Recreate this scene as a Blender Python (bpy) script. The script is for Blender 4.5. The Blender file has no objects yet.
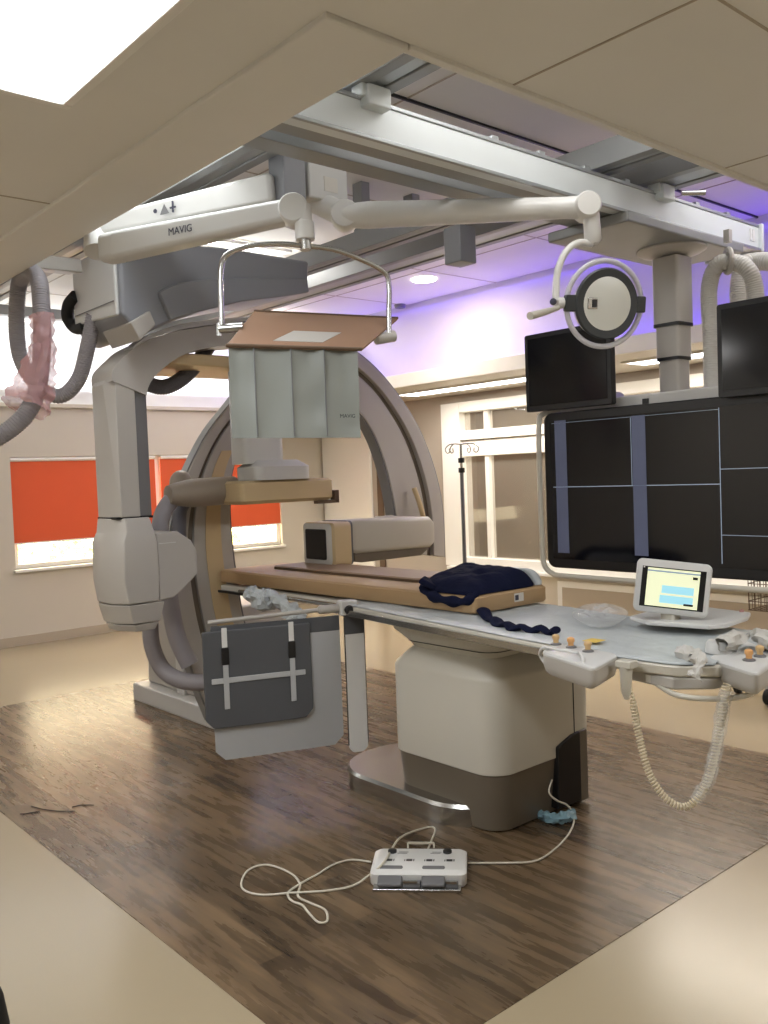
import bpy, bmesh, math, random
from mathutils import Vector, Matrix, noise
random.seed(4)
COL = bpy.context.scene.collection
PI = math.pi

# ------------------------------------------------------------------ camera
F, YAW, PITCH, ROLL, CH = 887.05, math.radians(49.196), math.radians(2.3475), math.radians(-2.1698), 1.6
_f0 = Vector((math.cos(YAW), math.sin(YAW), 0)); _r0 = Vector((math.sin(YAW), -math.cos(YAW), 0))
FW = _f0*math.cos(PITCH) + Vector((0, 0, -math.sin(PITCH))); _u0 = _r0.cross(FW)
RT = _r0*math.cos(ROLL) + _u0*math.sin(ROLL); UP = RT.cross(FW)
EYE = Vector((0, 0, CH))
cd = bpy.data.cameras.new('camera'); cam = bpy.data.objects.new('camera', cd); COL.objects.link(cam)
m = Matrix((RT, UP, -FW)).transposed().to_4x4(); m.translation = EYE; cam.matrix_world = m
cd.sensor_width = 36; cd.lens = F/1024*36; cd.clip_start = .05; cd.clip_end = 100
bpy.context.scene.camera = cam
def ray(x, y): return RT*((x-384)/F) - UP*((y-512)/F) + FW
def D(x, y, d): return EYE + ray(x, y)*d                    # measured point at depth d (metres)
def onY(x, y, c): r = ray(x, y); return EYE + r*(c/r.y)
def onX(x, y, c): r = ray(x, y); return EYE + r*(c/r.x)
def onZ(x, y, c): r = ray(x, y); return EYE + r*((c-CH)/r.z)

# ------------------------------------------------------------------ materials
def mat(name, rgb, rough=.5, metal=0, var=.0, vscale=8, bump=0, bscale=60, emit=0, alpha=None, trans=0, spec=None, coat=0):
    m = bpy.data.materials.new(name); m.use_nodes = True; nt = m.node_tree; b = nt.nodes['Principled BSDF']
    lin = [((c/255)/12.92 if c/255 <= .04045 else ((c/255+.055)/1.055)**2.4) for c in rgb]
    b.inputs['Base Color'].default_value = (*lin, 1); b.inputs['Roughness'].default_value = rough; b.inputs['Metallic'].default_value = metal
    if spec is not None: b.inputs['Specular IOR Level'].default_value = spec
    if coat: b.inputs['Coat Weight'].default_value = coat
    if trans: b.inputs['Transmission Weight'].default_value = trans
    if alpha is not None: b.inputs['Alpha'].default_value = alpha
    if emit: b.inputs['Emission Color'].default_value = (*lin, 1); b.inputs['Emission Strength'].default_value = emit
    tc = nt.nodes.new('ShaderNodeTexCoord')
    if var:
        n = nt.nodes.new('ShaderNodeTexNoise'); n.inputs['Scale'].default_value = vscale; n.inputs['Detail'].default_value = 4
        nt.links.new(tc.outputs['Object'], n.inputs['Vector'])
        mx = nt.nodes.new('ShaderNodeMix'); mx.data_type = 'RGBA'
        mx.inputs['A'].default_value = (*[c*(1-var) for c in lin], 1); mx.inputs['B'].default_value = (*[min(1, c*(1+var)) for c in lin], 1)
        nt.links.new(n.outputs['Fac'], mx.inputs['Factor']); nt.links.new(mx.outputs['Result'], b.inputs['Base Color'])
    if bump:
        n = nt.nodes.new('ShaderNodeTexNoise'); n.inputs['Scale'].default_value = bscale; n.inputs['Detail'].default_value = 3
        nt.links.new(tc.outputs['Object'], n.inputs['Vector'])
        bp = nt.nodes.new('ShaderNodeBump'); bp.inputs['Strength'].default_value = bump; bp.inputs['Distance'].default_value = .01
        nt.links.new(n.outputs['Fac'], bp.inputs['Height']); nt.links.new(bp.outputs['Normal'], b.inputs['Normal'])
    return m
M = {}
M['ceil'] = mat('ceiling tile paint', (232, 230, 224), .7, var=.03, vscale=3)
M['wall'] = mat('wall paint', (206, 199, 186), .4, var=.03, vscale=2)
M['wallwhite'] = mat('white wall paint', (236, 236, 236), .5, var=.02, vscale=2)
M['wallgrey'] = mat('grey wall paint', (178, 168, 156), .6, var=.03, vscale=2)
M['vinyl'] = mat('cream vinyl floor', (164, 150, 124), .22, var=.05, vscale=1.3, bump=.03, bscale=120)
M['skirt'] = mat('skirting', (178, 166, 148), .5, var=.02)
M['frame'] = mat('white window frame', (238, 236, 230), .4, var=.01)
M['gant'] = mat('gantry plastic', (182, 178, 172), .38, var=.02, vscale=3)
M['gantw'] = mat('light gantry plastic', (208, 208, 206), .35, var=.02, vscale=3)
M['gantd'] = mat('dark gantry plastic', (112, 112, 114), .4, var=.03, vscale=3)
M['carriage'] = mat('slate carriage plastic', (140, 142, 148), .4, var=.03, vscale=3)
M['tan'] = mat('tan plastic', (206, 184, 144), .4, var=.03)
M['hose'] = mat('grey hose', (148, 144, 148), .5, var=.04)
M['hosed'] = mat('dark hose', (98, 98, 106), .5, var=.04)
M['hosew'] = mat('pale hose', (198, 196, 190), .45, var=.03)
M['white'] = mat('white enamel', (228, 228, 226), .3, var=.01)
M['cream'] = mat('cream table plastic', (204, 200, 188), .34, var=.02, vscale=3)
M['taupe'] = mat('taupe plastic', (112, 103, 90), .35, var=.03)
M['steel'] = mat('brushed steel', (190, 190, 188), .25, 1, var=.05, vscale=20)
M['alu'] = mat('aluminium rail', (176, 180, 182), .38, .75, var=.03)
M['alud'] = mat('dull rail', (150, 152, 152), .42, .3, var=.04)
M['paintalu'] = mat('painted rail', (220, 226, 228), .4, .1, var=.02)
M['black'] = mat('black plastic', (22, 22, 24), .35, var=.05)
M['rubber'] = mat('black rubber', (18, 18, 19), .7, var=.05)
M['mattress'] = mat('tan vinyl mattress', (178, 148, 110), .5, var=.05, vscale=5, bump=.08, bscale=200)
M['pad'] = mat('brown pad', (150, 126, 104), .5, var=.05, vscale=5)
M['padedge'] = mat('pad edge', (96, 76, 58), .6, var=.05)
M['sheet'] = mat('white sheet', (186, 192, 194), .45, var=.04, vscale=6, bump=.7, bscale=18)
M['navy'] = mat('navy cloth', (22, 26, 50), .95, var=.25, vscale=14, bump=.3, bscale=60, spec=.15)
M['leadgrey'] = mat('dark grey lead apron', (84, 86, 90), .55, var=.05, bump=.08, bscale=30)
M['leadlight'] = mat('light grey lead apron', (178, 180, 182), .55, var=.03)
M['flap'] = mat('grey green lead flap', (134, 137, 131), .5, var=.04, vscale=5, bump=.1, bscale=20)
M['strap'] = mat('pale strap', (182, 184, 186), .6, var=.03)
M['acryl'] = mat('brown lead acrylic', (156, 124, 102), .25, var=.03, alpha=.95)
M['blind'] = mat('orange blind', (226, 98, 56), .75, var=.04, vscale=3)
M['screenbig'] = mat('dark screen glass', (10, 12, 18), .12, var=.2, vscale=2)
M['bluebar'] = mat('dim blue screen bar', (84, 90, 114), .4, var=.15, vscale=6, emit=.22)
M['gridline'] = mat('screen line', (150, 165, 185), .4, emit=.3)
M['lcd'] = mat('touch screen', (222, 226, 190), .4, var=.03, emit=.55)
M['lcdblue'] = mat('touch screen blue', (150, 205, 222), .4, var=.08, emit=.55)
M['knob'] = mat('ivory knob', (214, 180, 130), .4, var=.02)
M['orange'] = mat('amber knob', (226, 170, 110), .4, var=.02)
M['yellow'] = mat('yellow label', (222, 190, 90), .5, var=.03)
M['paper'] = mat('paper label', (216, 212, 204), .6, var=.04, vscale=30)
M['ink'] = mat('ink', (62, 62, 78), .6)
M['print'] = mat('dark print', (40, 42, 44), .6)
M['cablew'] = mat('white cable', (214, 208, 192), .45)
M['coil'] = mat('coiled cord plastic', (222, 210, 184), .45)
M['film'] = mat('clear film', (235, 238, 240), .12, alpha=.28, bump=.8, bscale=25)
M['pink'] = mat('pink plastic film', (230, 176, 178), .3, alpha=.5, bump=.6, bscale=20, var=.06)
M['bluefilm'] = mat('pale blue film', (150, 190, 205), .3, alpha=.7, bump=.5, bscale=40)
M['leaf'] = mat('leaves', (226, 236, 160), .7, var=.2, vscale=5)
M['ground'] = mat('outside paving', (190, 186, 170), .8, var=.05)
M['lamp'] = mat('ceiling lamp diffuser', (250, 252, 255), .5, emit=9)
M['fillglow'] = mat('added fill diffuser', (250, 252, 255), .5, emit=1.6)  # weak glow for the fill panels added out of sight in the recess
M['duct'] = mat('taupe duct', (152, 140, 126), .4, var=.03)
M['covetint'] = mat('wall paint with lilac cove glow', (214, 208, 222), .5, var=.02)  # purple cove glow put into the colour of the white wall
M['down'] = mat('downlight diffuser', (255, 250, 240), .5, emit=14)
M['headglass'] = mat('lamp head glass', (226, 228, 222), .22, var=.02)
M['ring'] = mat('charcoal ring', (48, 52, 54), .4)
M['clearring'] = mat('frosted handle ring', (226, 226, 232), .25, alpha=.8)
def glass(name, tint, a, rough=.03):
    m = mat(name, tint, rough, alpha=a); return m
M['glass'] = glass('window glass', (160, 152, 140), .25)
M['glassout'] = glass('outer window glass', (220, 225, 225), .08)
def translucent(m, amt):
    nt = m.node_tree; b = nt.nodes['Principled BSDF']; out = nt.nodes['Material Output']; tr = nt.nodes.new('ShaderNodeBsdfTranslucent'); mx = nt.nodes.new('ShaderNodeMixShader')
    tr.inputs['Color'].default_value = (.8, .22, .08, 1); mx.inputs['Fac'].default_value = amt
    nt.links.new(b.outputs['BSDF'], mx.inputs[1]); nt.links.new(tr.outputs['BSDF'], mx.inputs[2]); nt.links.new(mx.outputs['Shader'], out.inputs['Surface'])
translucent(M['blind'], .06)
M['screenfab'] = mat('grey roller screen', (176, 164, 148), .6, var=.04, vscale=2)

def wood():
    m = bpy.data.materials.new('walnut plank vinyl'); m.use_nodes = True; nt = m.node_tree; b = nt.nodes['Principled BSDF']; L = nt.links.new
    tc = nt.nodes.new('ShaderNodeTexCoord'); mp = nt.nodes.new('ShaderNodeMapping'); mp.inputs['Rotation'].default_value = (0, 0, PI/2)
    L(tc.outputs['Object'], mp.inputs['Vector'])
    br = nt.nodes.new('ShaderNodeTexBrick'); br.inputs['Scale'].default_value = 1; br.inputs['Brick Width'].default_value = .9; br.inputs['Row Height'].default_value = .1
    br.inputs['Mortar Size'].default_value = .0012; br.offset = .37; br.inputs['Mortar Smooth'].default_value = .3
    br.inputs['Color1'].default_value = (.0, 0, 0, 1); br.inputs['Color2'].default_value = (1, 1, 1, 1); br.inputs['Mortar'].default_value = (.3, .3, .3, 1)
    L(mp.outputs['Vector'], br.inputs['Vector'])
    mp2 = nt.nodes.new('ShaderNodeMapping'); mp2.inputs['Scale'].default_value = (14, 1.6, 1); L(tc.outputs['Object'], mp2.inputs['Vector'])
    n = nt.nodes.new('ShaderNodeTexNoise'); n.inputs['Scale'].default_value = 1.6; n.inputs['Detail'].default_value = 4; n.inputs['Roughness'].default_value = .55
    L(mp2.outputs['Vector'], n.inputs['Vector'])
    n2 = nt.nodes.new('ShaderNodeTexNoise'); n2.inputs['Scale'].default_value = 1.7; L(mp2.outputs['Vector'], n2.inputs['Vector'])
    a = nt.nodes.new('ShaderNodeMath'); a.operation = 'MULTIPLY_ADD'; L(br.outputs['Color'], a.inputs[0]); a.inputs[1].default_value = .24; L(n.outputs['Fac'], a.inputs[2])
    r = nt.nodes.new('ShaderNodeValToRGB'); L(a.outputs[0], r.inputs['Fac'])
    e = r.color_ramp.elements; e[0].position = .30; e[0].color = (.040, .026, .015, 1); e[1].position = .86; e[1].color = (.225, .150, .084, 1)
    k = r.color_ramp.elements.new(.55); k.color = (.098, .065, .036, 1)
    L(r.outputs['Color'], b.inputs['Base Color'])
    rr = nt.nodes.new('ShaderNodeMapRange'); rr.inputs['To Min'].default_value = .24; rr.inputs['To Max'].default_value = .31; L(n.outputs['Fac'], rr.inputs['Value']); L(rr.outputs['Result'], b.inputs['Roughness'])
    bp = nt.nodes.new('ShaderNodeBump'); bp.inputs['Strength'].default_value = .05; bp.inputs['Distance'].default_value = .002; L(a.outputs[0], bp.inputs['Height']); L(bp.outputs['Normal'], b.inputs['Normal'])
    return m
M['wood'] = wood()

# ------------------------------------------------------------------ mesh builder
def spline(pts, k=8, closed=False):
    P = [Vector(p) for p in pts]; n = len(P); out = []
    rng = range(n) if closed else range(n-1)
    for i in rng:
        if closed: a, b, c, d = P[(i-1) % n], P[i], P[(i+1) % n], P[(i+2) % n]
        else: a, b, c, d = P[max(i-1, 0)], P[i], P[i+1], P[min(i+2, n-1)]
        for j in range(k):
            t = j/k; out.append(.5*((2*b)+(c-a)*t+(2*a-5*b+4*c-d)*t*t+(3*b-a-3*c+d)*t**3))
    if not closed: out.append(P[-1].copy())
    return out
def resample(P, step):
    out = [P[0].copy()]; acc = 0
    for a, b in zip(P, P[1:]):
        l = (b-a).length
        while acc + l >= step:
            t = (step-acc)/l; a = a.lerp(b, t); out.append(a.copy()); l = (b-a).length; acc = 0
            if l < 1e-9: break
        acc += l
    return out
def rrect(x0, x1, y0, y1, r, n=5):
    out = []
    for cx, cy, a0 in ((x1-r, y1-r, 0), (x0+r, y1-r, PI/2), (x0+r, y0+r, PI), (x1-r, y0+r, 3*PI/2)):
        for i in range(n+1): a = a0+PI/2*i/n; out.append((cx+r*math.cos(a), cy+r*math.sin(a)))
    return out
class MB:
    def __init__(s, T=None): s.v = []; s.f = []; s.mi = []; s.T = T; s.cur = 0
    def add(s, vs, fs):
        o = len(s.v); s.v += [(s.T @ Vector(v)) if s.T else Vector(v) for v in vs]
        s.f += [tuple(i+o for i in f) for f in fs]; s.mi += [s.cur]*len(fs); return s
    def box(s, x0, x1, y0, y1, z0, z1):
        return s.add([(x, y, z) for z in (z0, z1) for x, y in ((x0, y0), (x1, y0), (x1, y1), (x0, y1))],
                     [(3, 2, 1, 0), (4, 5, 6, 7), (0, 1, 5, 4), (1, 2, 6, 5), (2, 3, 7, 6), (3, 0, 4, 7)])
    def loft(s, loops, cap=True, closed=True):
        n = len(loops[0]); vs = [p for l in loops for p in l]; fs = []
        for i in range(len(loops)-1):
            for j in range(n if closed else n-1):
                k = (j+1) % n; fs.append((i*n+j, i*n+k, (i+1)*n+k, (i+1)*n+j))
        if cap: fs.append(tuple(range(n-1, -1, -1))); fs.append(tuple((len(loops)-1)*n+j for j in range(n)))
        return s.add(vs, fs)
    def prism(s, poly, a, b, ax=2):
        def q(p, h): return {0: (h, p[0], p[1]), 1: (p[0], h, p[1]), 2: (p[0], p[1], h)}[ax]
        return s.loft([[q(p, a) for p in poly], [q(p, b) for p in poly]])
    def tube(s, pts, r, n=12, cap=True, flat=1):
        P = [Vector(p) for p in pts]; m = len(P); R = r if callable(r) else (lambda i: r)
        t = [(P[min(i+1, m-1)]-P[max(i-1, 0)]).normalized() for i in range(m)]
        a = Vector((0, 0, 1)) if abs(t[0].z) < .9 else Vector((1, 0, 0)); u = t[0].cross(a).normalized(); loops = []
        for i in range(m):
            u = (u - t[i]*u.dot(t[i])).normalized(); w = t[i].cross(u)
            loops.append([P[i]+u*(R(i)*math.cos(2*PI*k/n))+w*(R(i)*flat*math.sin(2*PI*k/n)) for k in range(n)])
        return s.loft(loops, cap)
    def cyl(s, a, b, r, r2=None, n=20): 
        r2 = r if r2 is None else r2; return s.tube([a, b], lambda i: (r, r2)[i], n)
    def beam(s, a, b, w, h, w2=None, h2=None):   # square section bar from a to b, w sideways, h vertical
        a = Vector(a); b = Vector(b); t = (b-a).normalized(); sd = t.cross(Vector((0, 0, 1)))
        sd = Vector((1, 0, 0)) if sd.length < 1e-4 else sd.normalized(); up = sd.cross(t)
        w2 = w if w2 is None else w2; h2 = h if h2 is None else h2
        return s.loft([[p+sd*(x*ww/2)+up*(y*hh/2) for x, y in ((-1, -1), (1, -1), (1, 1), (-1, 1))] for p, ww, hh in ((a, w, h), (b, w2, h2))])
    def ell(s, c, rx, ry, rz, n=16, k=10):
        c = Vector(c); loops = [[c+Vector((rx*math.sin(PI*(i+.02)/(k+.04))*math.cos(2*PI*j/n), ry*math.sin(PI*(i+.02)/(k+.04))*math.sin(2*PI*j/n), -rz*math.cos(PI*i/k))) for j in range(n)] for i in range(k+1)]
        return s.loft(loops)
    def torus(s, c, ax, R, r, n=48, k=10, a0=0, a1=2*PI, ex=None):
        c = Vector(c); ax = Vector(ax).normalized(); e = Vector(ex) if ex else ax.cross(Vector((0, 0, 1))); e = (e-ax*e.dot(ax)).normalized(); g = ax.cross(e)
        full = abs(a1-a0-2*PI) < 1e-6; loops = []
        for i in range(n+1):
            a = a0+(a1-a0)*i/n; d = e*math.cos(a)+g*math.sin(a)
            loops.append([c+d*(R+r*math.cos(2*PI*j/k))+ax*(r*math.sin(2*PI*j/k)) for j in range(k)])
        return s.loft(loops, not full)
    def disc(s, c, ax, prof, n=48):     # lathe: prof list of (radius, offset along axis)
        c = Vector(c); ax = Vector(ax).normalized(); e = ax.cross(Vector((0, 0, 1))); e = e.normalized() if e.length > 1e-4 else Vector((1, 0, 0)); g = ax.cross(e)
        return s.loft([[c+ax*o+(e*math.cos(2*PI*j/n)+g*math.sin(2*PI*j/n))*r for j in range(n)] for r, o in prof])
    def build(s, name, mt, parent=None, bevel=0, seg=2, ang=40, sub=0, **props):
        me = bpy.data.meshes.new(name)
        vs = s.v
        if parent is not None: org = Vector(parent['_o'])
        else:
            lo = [min(v[i] for v in vs) for i in range(3)]; hi = [max(v[i] for v in vs) for i in range(3)]
            org = Vector(((lo[0]+hi[0])/2, (lo[1]+hi[1])/2, lo[2]))
        me.from_pydata([tuple(v-org) for v in vs], [], s.f); 
        bm = bmesh.new(); bm.from_mesh(me); bmesh.ops.recalc_face_normals(bm, faces=bm.faces); bm.to_mesh(me); bm.free()
        for p, i in zip(me.polygons, s.mi): p.use_smooth = True; p.material_index = i
        me.set_sharp_from_angle(angle=math.radians(ang))
        for q in (mt if isinstance(mt, (list, tuple)) else [mt]): me.materials.append(M[q])
        o = bpy.data.objects.new(name, me); COL.objects.link(o); o['_o'] = tuple(org)
        if parent is not None: o.parent = parent
        else: o.location = org
        if bevel:
            b = o.modifiers.new('bevel', 'BEVEL'); b.width = bevel; b.segments = seg; b.limit_method = 'ANGLE'; b.angle_limit = math.radians(35); b.harden_normals = True
        if sub: u = o.modifiers.new('sub', 'SUBSURF'); u.levels = sub; u.render_levels = sub
        for k, v in props.items(): o[k] = v
        return o
def thing(name, label, cat, loc, group=None):
    o = bpy.data.objects.new(name, None); COL.objects.link(o); o.location = loc; o.empty_display_size = .1; o['_o'] = tuple(loc)
    o['label'] = label; o['category'] = cat
    if group: o['group'] = group
    return o
def tag(o, label, cat, group=None, kind=None):
    o['label'] = label; o['category'] = cat
    if group: o['group'] = group
    if kind: o['kind'] = kind
    return o
def struct(o, **k): o['kind'] = 'structure'; return o
def S(name, mt, *boxes, bevel=0):
    b = MB()
    for q in boxes: b.box(*q)
    return struct(b.build(name, mt, bevel=bevel))
def dup(root, off, label, group=None):
    r = root.copy(); COL.objects.link(r); r.location = root.location+Vector(off); r['label'] = label
    if group: r['group'] = group
    for ch in root.children:
        c = ch.copy(); COL.objects.link(c); c.parent = r
        for g in ch.children: d = g.copy(); COL.objects.link(d); d.parent = c
    return r
def hose(pts, r, pitch=.018, amp=.12, n=14):
    P = resample(spline(pts, 14), pitch/4); return MB().tube(P, lambda i: r*(1+amp*(1 if i % 4 < 2 else -1)), n)
def text(body, size, mt, parent, origin, xdir, zdir, name='lettering', ext=.0006):
    cu = bpy.data.curves.new(name, 'FONT'); cu.body = body; cu.size = size; cu.extrude = ext
    o = bpy.data.objects.new(name, cu); COL.objects.link(o); cu.materials.append(M[mt])
    dg = bpy.context.evaluated_depsgraph_get(); me = bpy.data.meshes.new_from_object(o.evaluated_get(dg)); bpy.data.objects.remove(o); o = bpy.data.objects.new(name, me); COL.objects.link(o)
    x = Vector(xdir).normalized(); y = Vector(zdir); y = (y-x*y.dot(x)).normalized(); z = x.cross(y)
    mm = Matrix((x, y, z)).transposed().to_4x4(); mm.translation = Vector(origin)-Vector(parent['_o']); o.parent = parent; o.matrix_basis = mm
    return o

# ================================================================== SETTING
RX, RY, ZH, ZL = 7.0, 9.3, 3.3, 2.7
WX0, WX1, WY0, WY1 = 1.36, 4.67, 1.75, 6.8
S('floor', 'vinyl', (-1.8, RX+.2, -1.8, RY+.2, -.1, 0))
S('floor_wood', 'wood', (WX0, WX1, WY0, WY1, -.001, .0025))
# left wall (Y = 9.3) with two window openings
W1, W2, ZS, ZT = (3.04, 4.64), (4.70, 6.32), .78, 1.93
S('wall_left', 'wall', (-1.8, W1[0], RY, RY+.2, 0, 2.48), (W2[1], RX+.2, RY, RY+.2, 0, 2.48), (W1[0], W2[1], RY, RY+.2, 0, ZS), (W1[0], W2[1], RY, RY+.2, ZT, 2.48))
S('wall_left_upper', 'wallwhite', (-1.8, RX+.2, RY+.0, RY+.2, 2.48, 3.4))
S('trim_1', 'wall', (-1.8, RX, RY-.04, RY, 2.44, 2.48), bevel=.003)
S('baseboard_left', 'skirt', (-1.8, RX, RY-.015, RY, 0, .1), bevel=.003)
S('trim_2', 'frame', (W1[1], W2[0], RY+.06, RY+.14, ZS, ZT))
for i, (a, b) in enumerate((W1, W2)):
    w = MB(); t = .05
    w.box(a, b, RY+.05, RY+.15, ZS, ZS+t).box(a, b, RY+.05, RY+.15, ZT-t, ZT).box(a, a+t, RY+.05, RY+.15, ZS+t, ZT-t).box(b-t, b, RY+.05, RY+.15, ZS+t, ZT-t)
    wo = struct(w.build('window_%d' % (i+1), 'frame', bevel=.004))
    MB().box(a+t, b-t, RY+.095, RY+.1, ZS+t, ZT-t).build('window_pane', 'glassout', wo)
    MB().box(a-.02, b+.02, RY-.05, RY+.06, ZS-.03, ZS).build('window_sill', 'frame', wo, bevel=.005)
    t = thing('roller_blind', ('orange roller blind over the left window beside the hanging pink bag', 'orange roller blind in the window seen through the big ring gantry')[i], 'blind', ((a+b)/2, RY+.02, 1.05), 'orange roller blinds on the left wall')
    MB().box(a+.005, b-.005, RY+.018, RY+.024, 1.05, ZT-.03).build('blind_fabric', 'blind', t)
    MB().cyl((a+.005, RY+.02, ZT-.025), (b-.005, RY+.02, ZT-.025), .022).build('blind_roller', 'frame', t)
    MB().box(a+.005, b-.005, RY+.012, RY+.03, 1.035, 1.052).build('bottom_rail', 'frame', t, bevel=.003)
# right wall (X = 7) with control room window
S('wall_right', 'wallgrey', (RX, RX+.2, 7.02, RY, 0, 3.4), (RX, RX+.2, -1.8, 7.02, 2.36, 3.4))
S('wall_right_lower', 'wall', (RX, RX+.2, -1.8, 7.02, 0, .58))
S('baseboard_right', 'skirt', (RX-.015, RX, -1.8, RY, 0, .1), bevel=.003)
S('wall_front', 'wall', (-2, RX+.2, -2, -1.8, 0, 3.4)); S('wall_back', 'wall', (-2, -1.8, -2, RY+.2, 0, 3.4))
wf = MB()
wf.box(RX-.06, RX+.12, 6.74, 7.02, .58, 2.36).box(RX-.06, RX+.12, -1.7, 6.74, .58, .68).box(RX-.06, RX+.12, -1.7, 6.74, 2.25, 2.36).box(RX-.06, RX+.12, -1.7, 6.74, 1.95, 2.05)
for y in (6.40, 4.3, 2.1, 0): wf.box(RX-.01, RX+.07, y-.03, y+.03, .68, 1.95).box(RX-.01, RX+.07, y-.03, y+.03, 2.05, 2.25)
w3 = struct(wf.build('window_3', 'frame', bevel=.006))
MB().box(RX+.03, RX+.036, -1.7, 6.74, .68, 2.25).build('window_pane', 'glass', w3)
MB().box(RX-.03, RX+.0, -1.6, 6.74, 1.77, 1.94).build('blind_cassette', 'frame', w3, bevel=.01)
MB().box(RX-.12, RX+.0, -1.7, 6.95, .545, .58).build('window_sill', 'frame', w3, bevel=.008)
# recessed service panels under the control window
for i, (y0, y1) in enumerate(((4.42, 5.5), (3.0, 4.1))):
    q = MB().box(RX-.03, RX, y0, y1, .14, .5)
    struct(q.build('trim_%d' % (i+3), 'frame', bevel=.004)); S('trim_%d' % (i+5), 'skirt', (RX-.036, RX-.028, y0+.06, y1-.06, .2, .44), bevel=.003)
# control room behind the glass
S('wall_control_room', 'screenfab', (RX+2.4, RX+2.5, -2, RY, 0, 3.2), (RX+.2, RX+2.4, RY-.5, RY-.4, 0, 3.2), (RX+.2, RX+2.4, -2, -1.9, 0, 3.2), (RX+.2, RX+2.5, -2, RY, 3.1, 3.2))
S('floor_control_room', 'vinyl', (RX+.2, RX+2.5, -2, RY, -.1, 0))
# white cupboard doors at the corner seen through the ring
S('door_1', 'frame', (RX-.03, RX, 8.3, 9.26, .0, 2.3), bevel=.006)
S('trim_7', 'padedge', (RX-.02, RX, 8.1, 8.2, .0, 1.9), bevel=.004)
# ceilings: low border and tall recess
RX0, RY0, CX = 1.6, 1.68, 6.1
cl = MB()
cl.box(-1.8, 1.33, -1.8, RY, ZL, ZL+.1).box(1.33, RX+.2, -1.8, RY0, ZL, ZL+.1)
struct(cl.build('ceiling', 'ceil'))
S('trim_8', 'ceil', (1.33, RX0, RY0+.005, RY, ZL-.015, ZL+.1), bevel=.006)
S('trim_9', 'ceil', (RX0, RX+.2, RY0-.0, RY0+.03, ZL-.012, ZL+.1), bevel=.004)
tl = MB()    # tile seams
for x in (.7, .1, -.5): tl.box(x-.004, x+.004, -1.8, RY, ZL-.002, ZL+.001)
for y in (3.45, 5.1, 6.7, 8.2): tl.box(-1.8, 1.33, y-.004, y+.004, ZL-.002, ZL+.001)
for x in (2.0, 3.2, 4.4, 5.6): tl.box(x-.004, x+.004, -1.8, RY0, ZL-.002, ZL+.001)
for y in (1.08, .48, -.1): tl.box(1.33, RX, y-.004, y+.004, ZL-.002, ZL+.001)
struct(tl.build('trim_10', 'skirt'))
S('ceiling_recess', 'ceil', (RX0, CX+.2, RY0, RY+.2, ZH, ZH+.1))
S('wall_recess', 'ceil', (RX0-.1, RX0, RY0, RY, ZL+.1, ZH), (RX0, CX, RY0-.1, RY0, ZL+.1, ZH))
S('wall_cove', 'covetint', (CX, CX+.1, RY0-.1, RY, 2.52, ZH+.1))
S('ceiling_soffit', 'wall', (5.83, RX, RY0, RY, 2.45, 2.52), bevel=.006)
S('trim_11', 'frame', (5.80, 5.83, RY0, RY, 2.45, 2.575), bevel=.004)
ts = MB()
for x in (2.8, 4.0, 5.2): ts.box(x-.005, x+.005, RY0, RY, ZH-.003, ZH)
for y in (2.98, 4.2, 5.4, 6.6, 7.8): ts.box(RX0, CX, y-.005, y+.005, ZH-.003, ZH)
struct(ts.build('trim_12', 'skirt'))
tb = MB().box(RX0, CX, 2.972, 2.984, ZH-.012, ZH-.0); struct(tb.build('trim_13', 'black'))
# outside
S('ground_outside', 'ground', (-4, 14, RY+.2, 22, -1.0, -.9))
def shrub(x, y, z, r, lab):
    rnd = random.Random(int(x*100)); b = MB()
    for i in range(230):
        u = Vector((rnd.gauss(0, 1), rnd.gauss(0, 1), rnd.gauss(0, 1))).normalized()*r*rnd.uniform(.6, 1); c = Vector((x, y, z))+u
        a = Vector((rnd.uniform(-1, 1), rnd.uniform(-1, 1), rnd.uniform(-1, 1))).normalized()*.07; q = a.cross(Vector((rnd.uniform(-1, 1), 1, .3))).normalized()*.035
        b.add([c-a, c+q, c+a, c-q], [(0, 1, 2, 3)])
    t = thing('shrub', lab, 'shrub', (x, y, -.9), 'shrubs outside the left windows')
    b.build('foliage', 'leaf', t); MB().cyl((x, y, -.9), (x, y, z), .04).build('trunk', 'padedge', t)
shrub(3.75, 11.6, .55, .38, 'yellow green shrub outside at the left end of the left window')
shrub(4.65, 11.9, .6, .36, 'yellow green shrub outside showing beside the lateral arm column')
shrub(7.1, 11.9, .55, .34, 'low yellow green shrub outside the window seen through the ring')
shrub(8.25, 12.3, .85, .42, 'taller green shrub at the right corner of the window seen through the ring')

# ceiling lights
def panel(x0, x1, y0, y1, z, lab, grp='recessed light panels in the low ceiling', em='lamp'):
    t = thing('ceiling_light', lab, 'light', ((x0+x1)/2, (y0+y1)/2, z-.02), grp); f = .03
    MB().box(x0, x1, y0, y0+f, z-.018, z).box(x0, x1, y1-f, y1, z-.018, z).box(x0, x0+f, y0+f, y1-f, z-.018, z).box(x1-f, x1, y0+f, y1-f, z-.018, z).build('light_frame', 'frame', t, bevel=.004)
    MB().box(x0+f, x1-f, y0+f, y1-f, z-.012, z-.002).build('diffuser', em, t)
panel(.42, 1.045, 1.33, 2.53, ZL, 'large bright ceiling panel above the left foreground')
panel(2.6, 3.8, -.6, 0, ZL, 'added fill light panel, unseen behind the viewpoint on the right', )  # unseen panel, added to carry a fill light
panel(-.9, -.3, 4.2, 5.4, ZL, 'added fill light panel, out of view near the back left wall')  # added outside the view as the source of another fill light
panel(6.22, 6.56, 5.0, 7.0, 2.45, 'light panel under the soffit beside the control window', 'light panels under the soffit')
panel(6.22, 6.56, 2.2, 4.2, 2.45, 'light panel under the soffit behind the monitors', 'light panels under the soffit')
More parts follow.
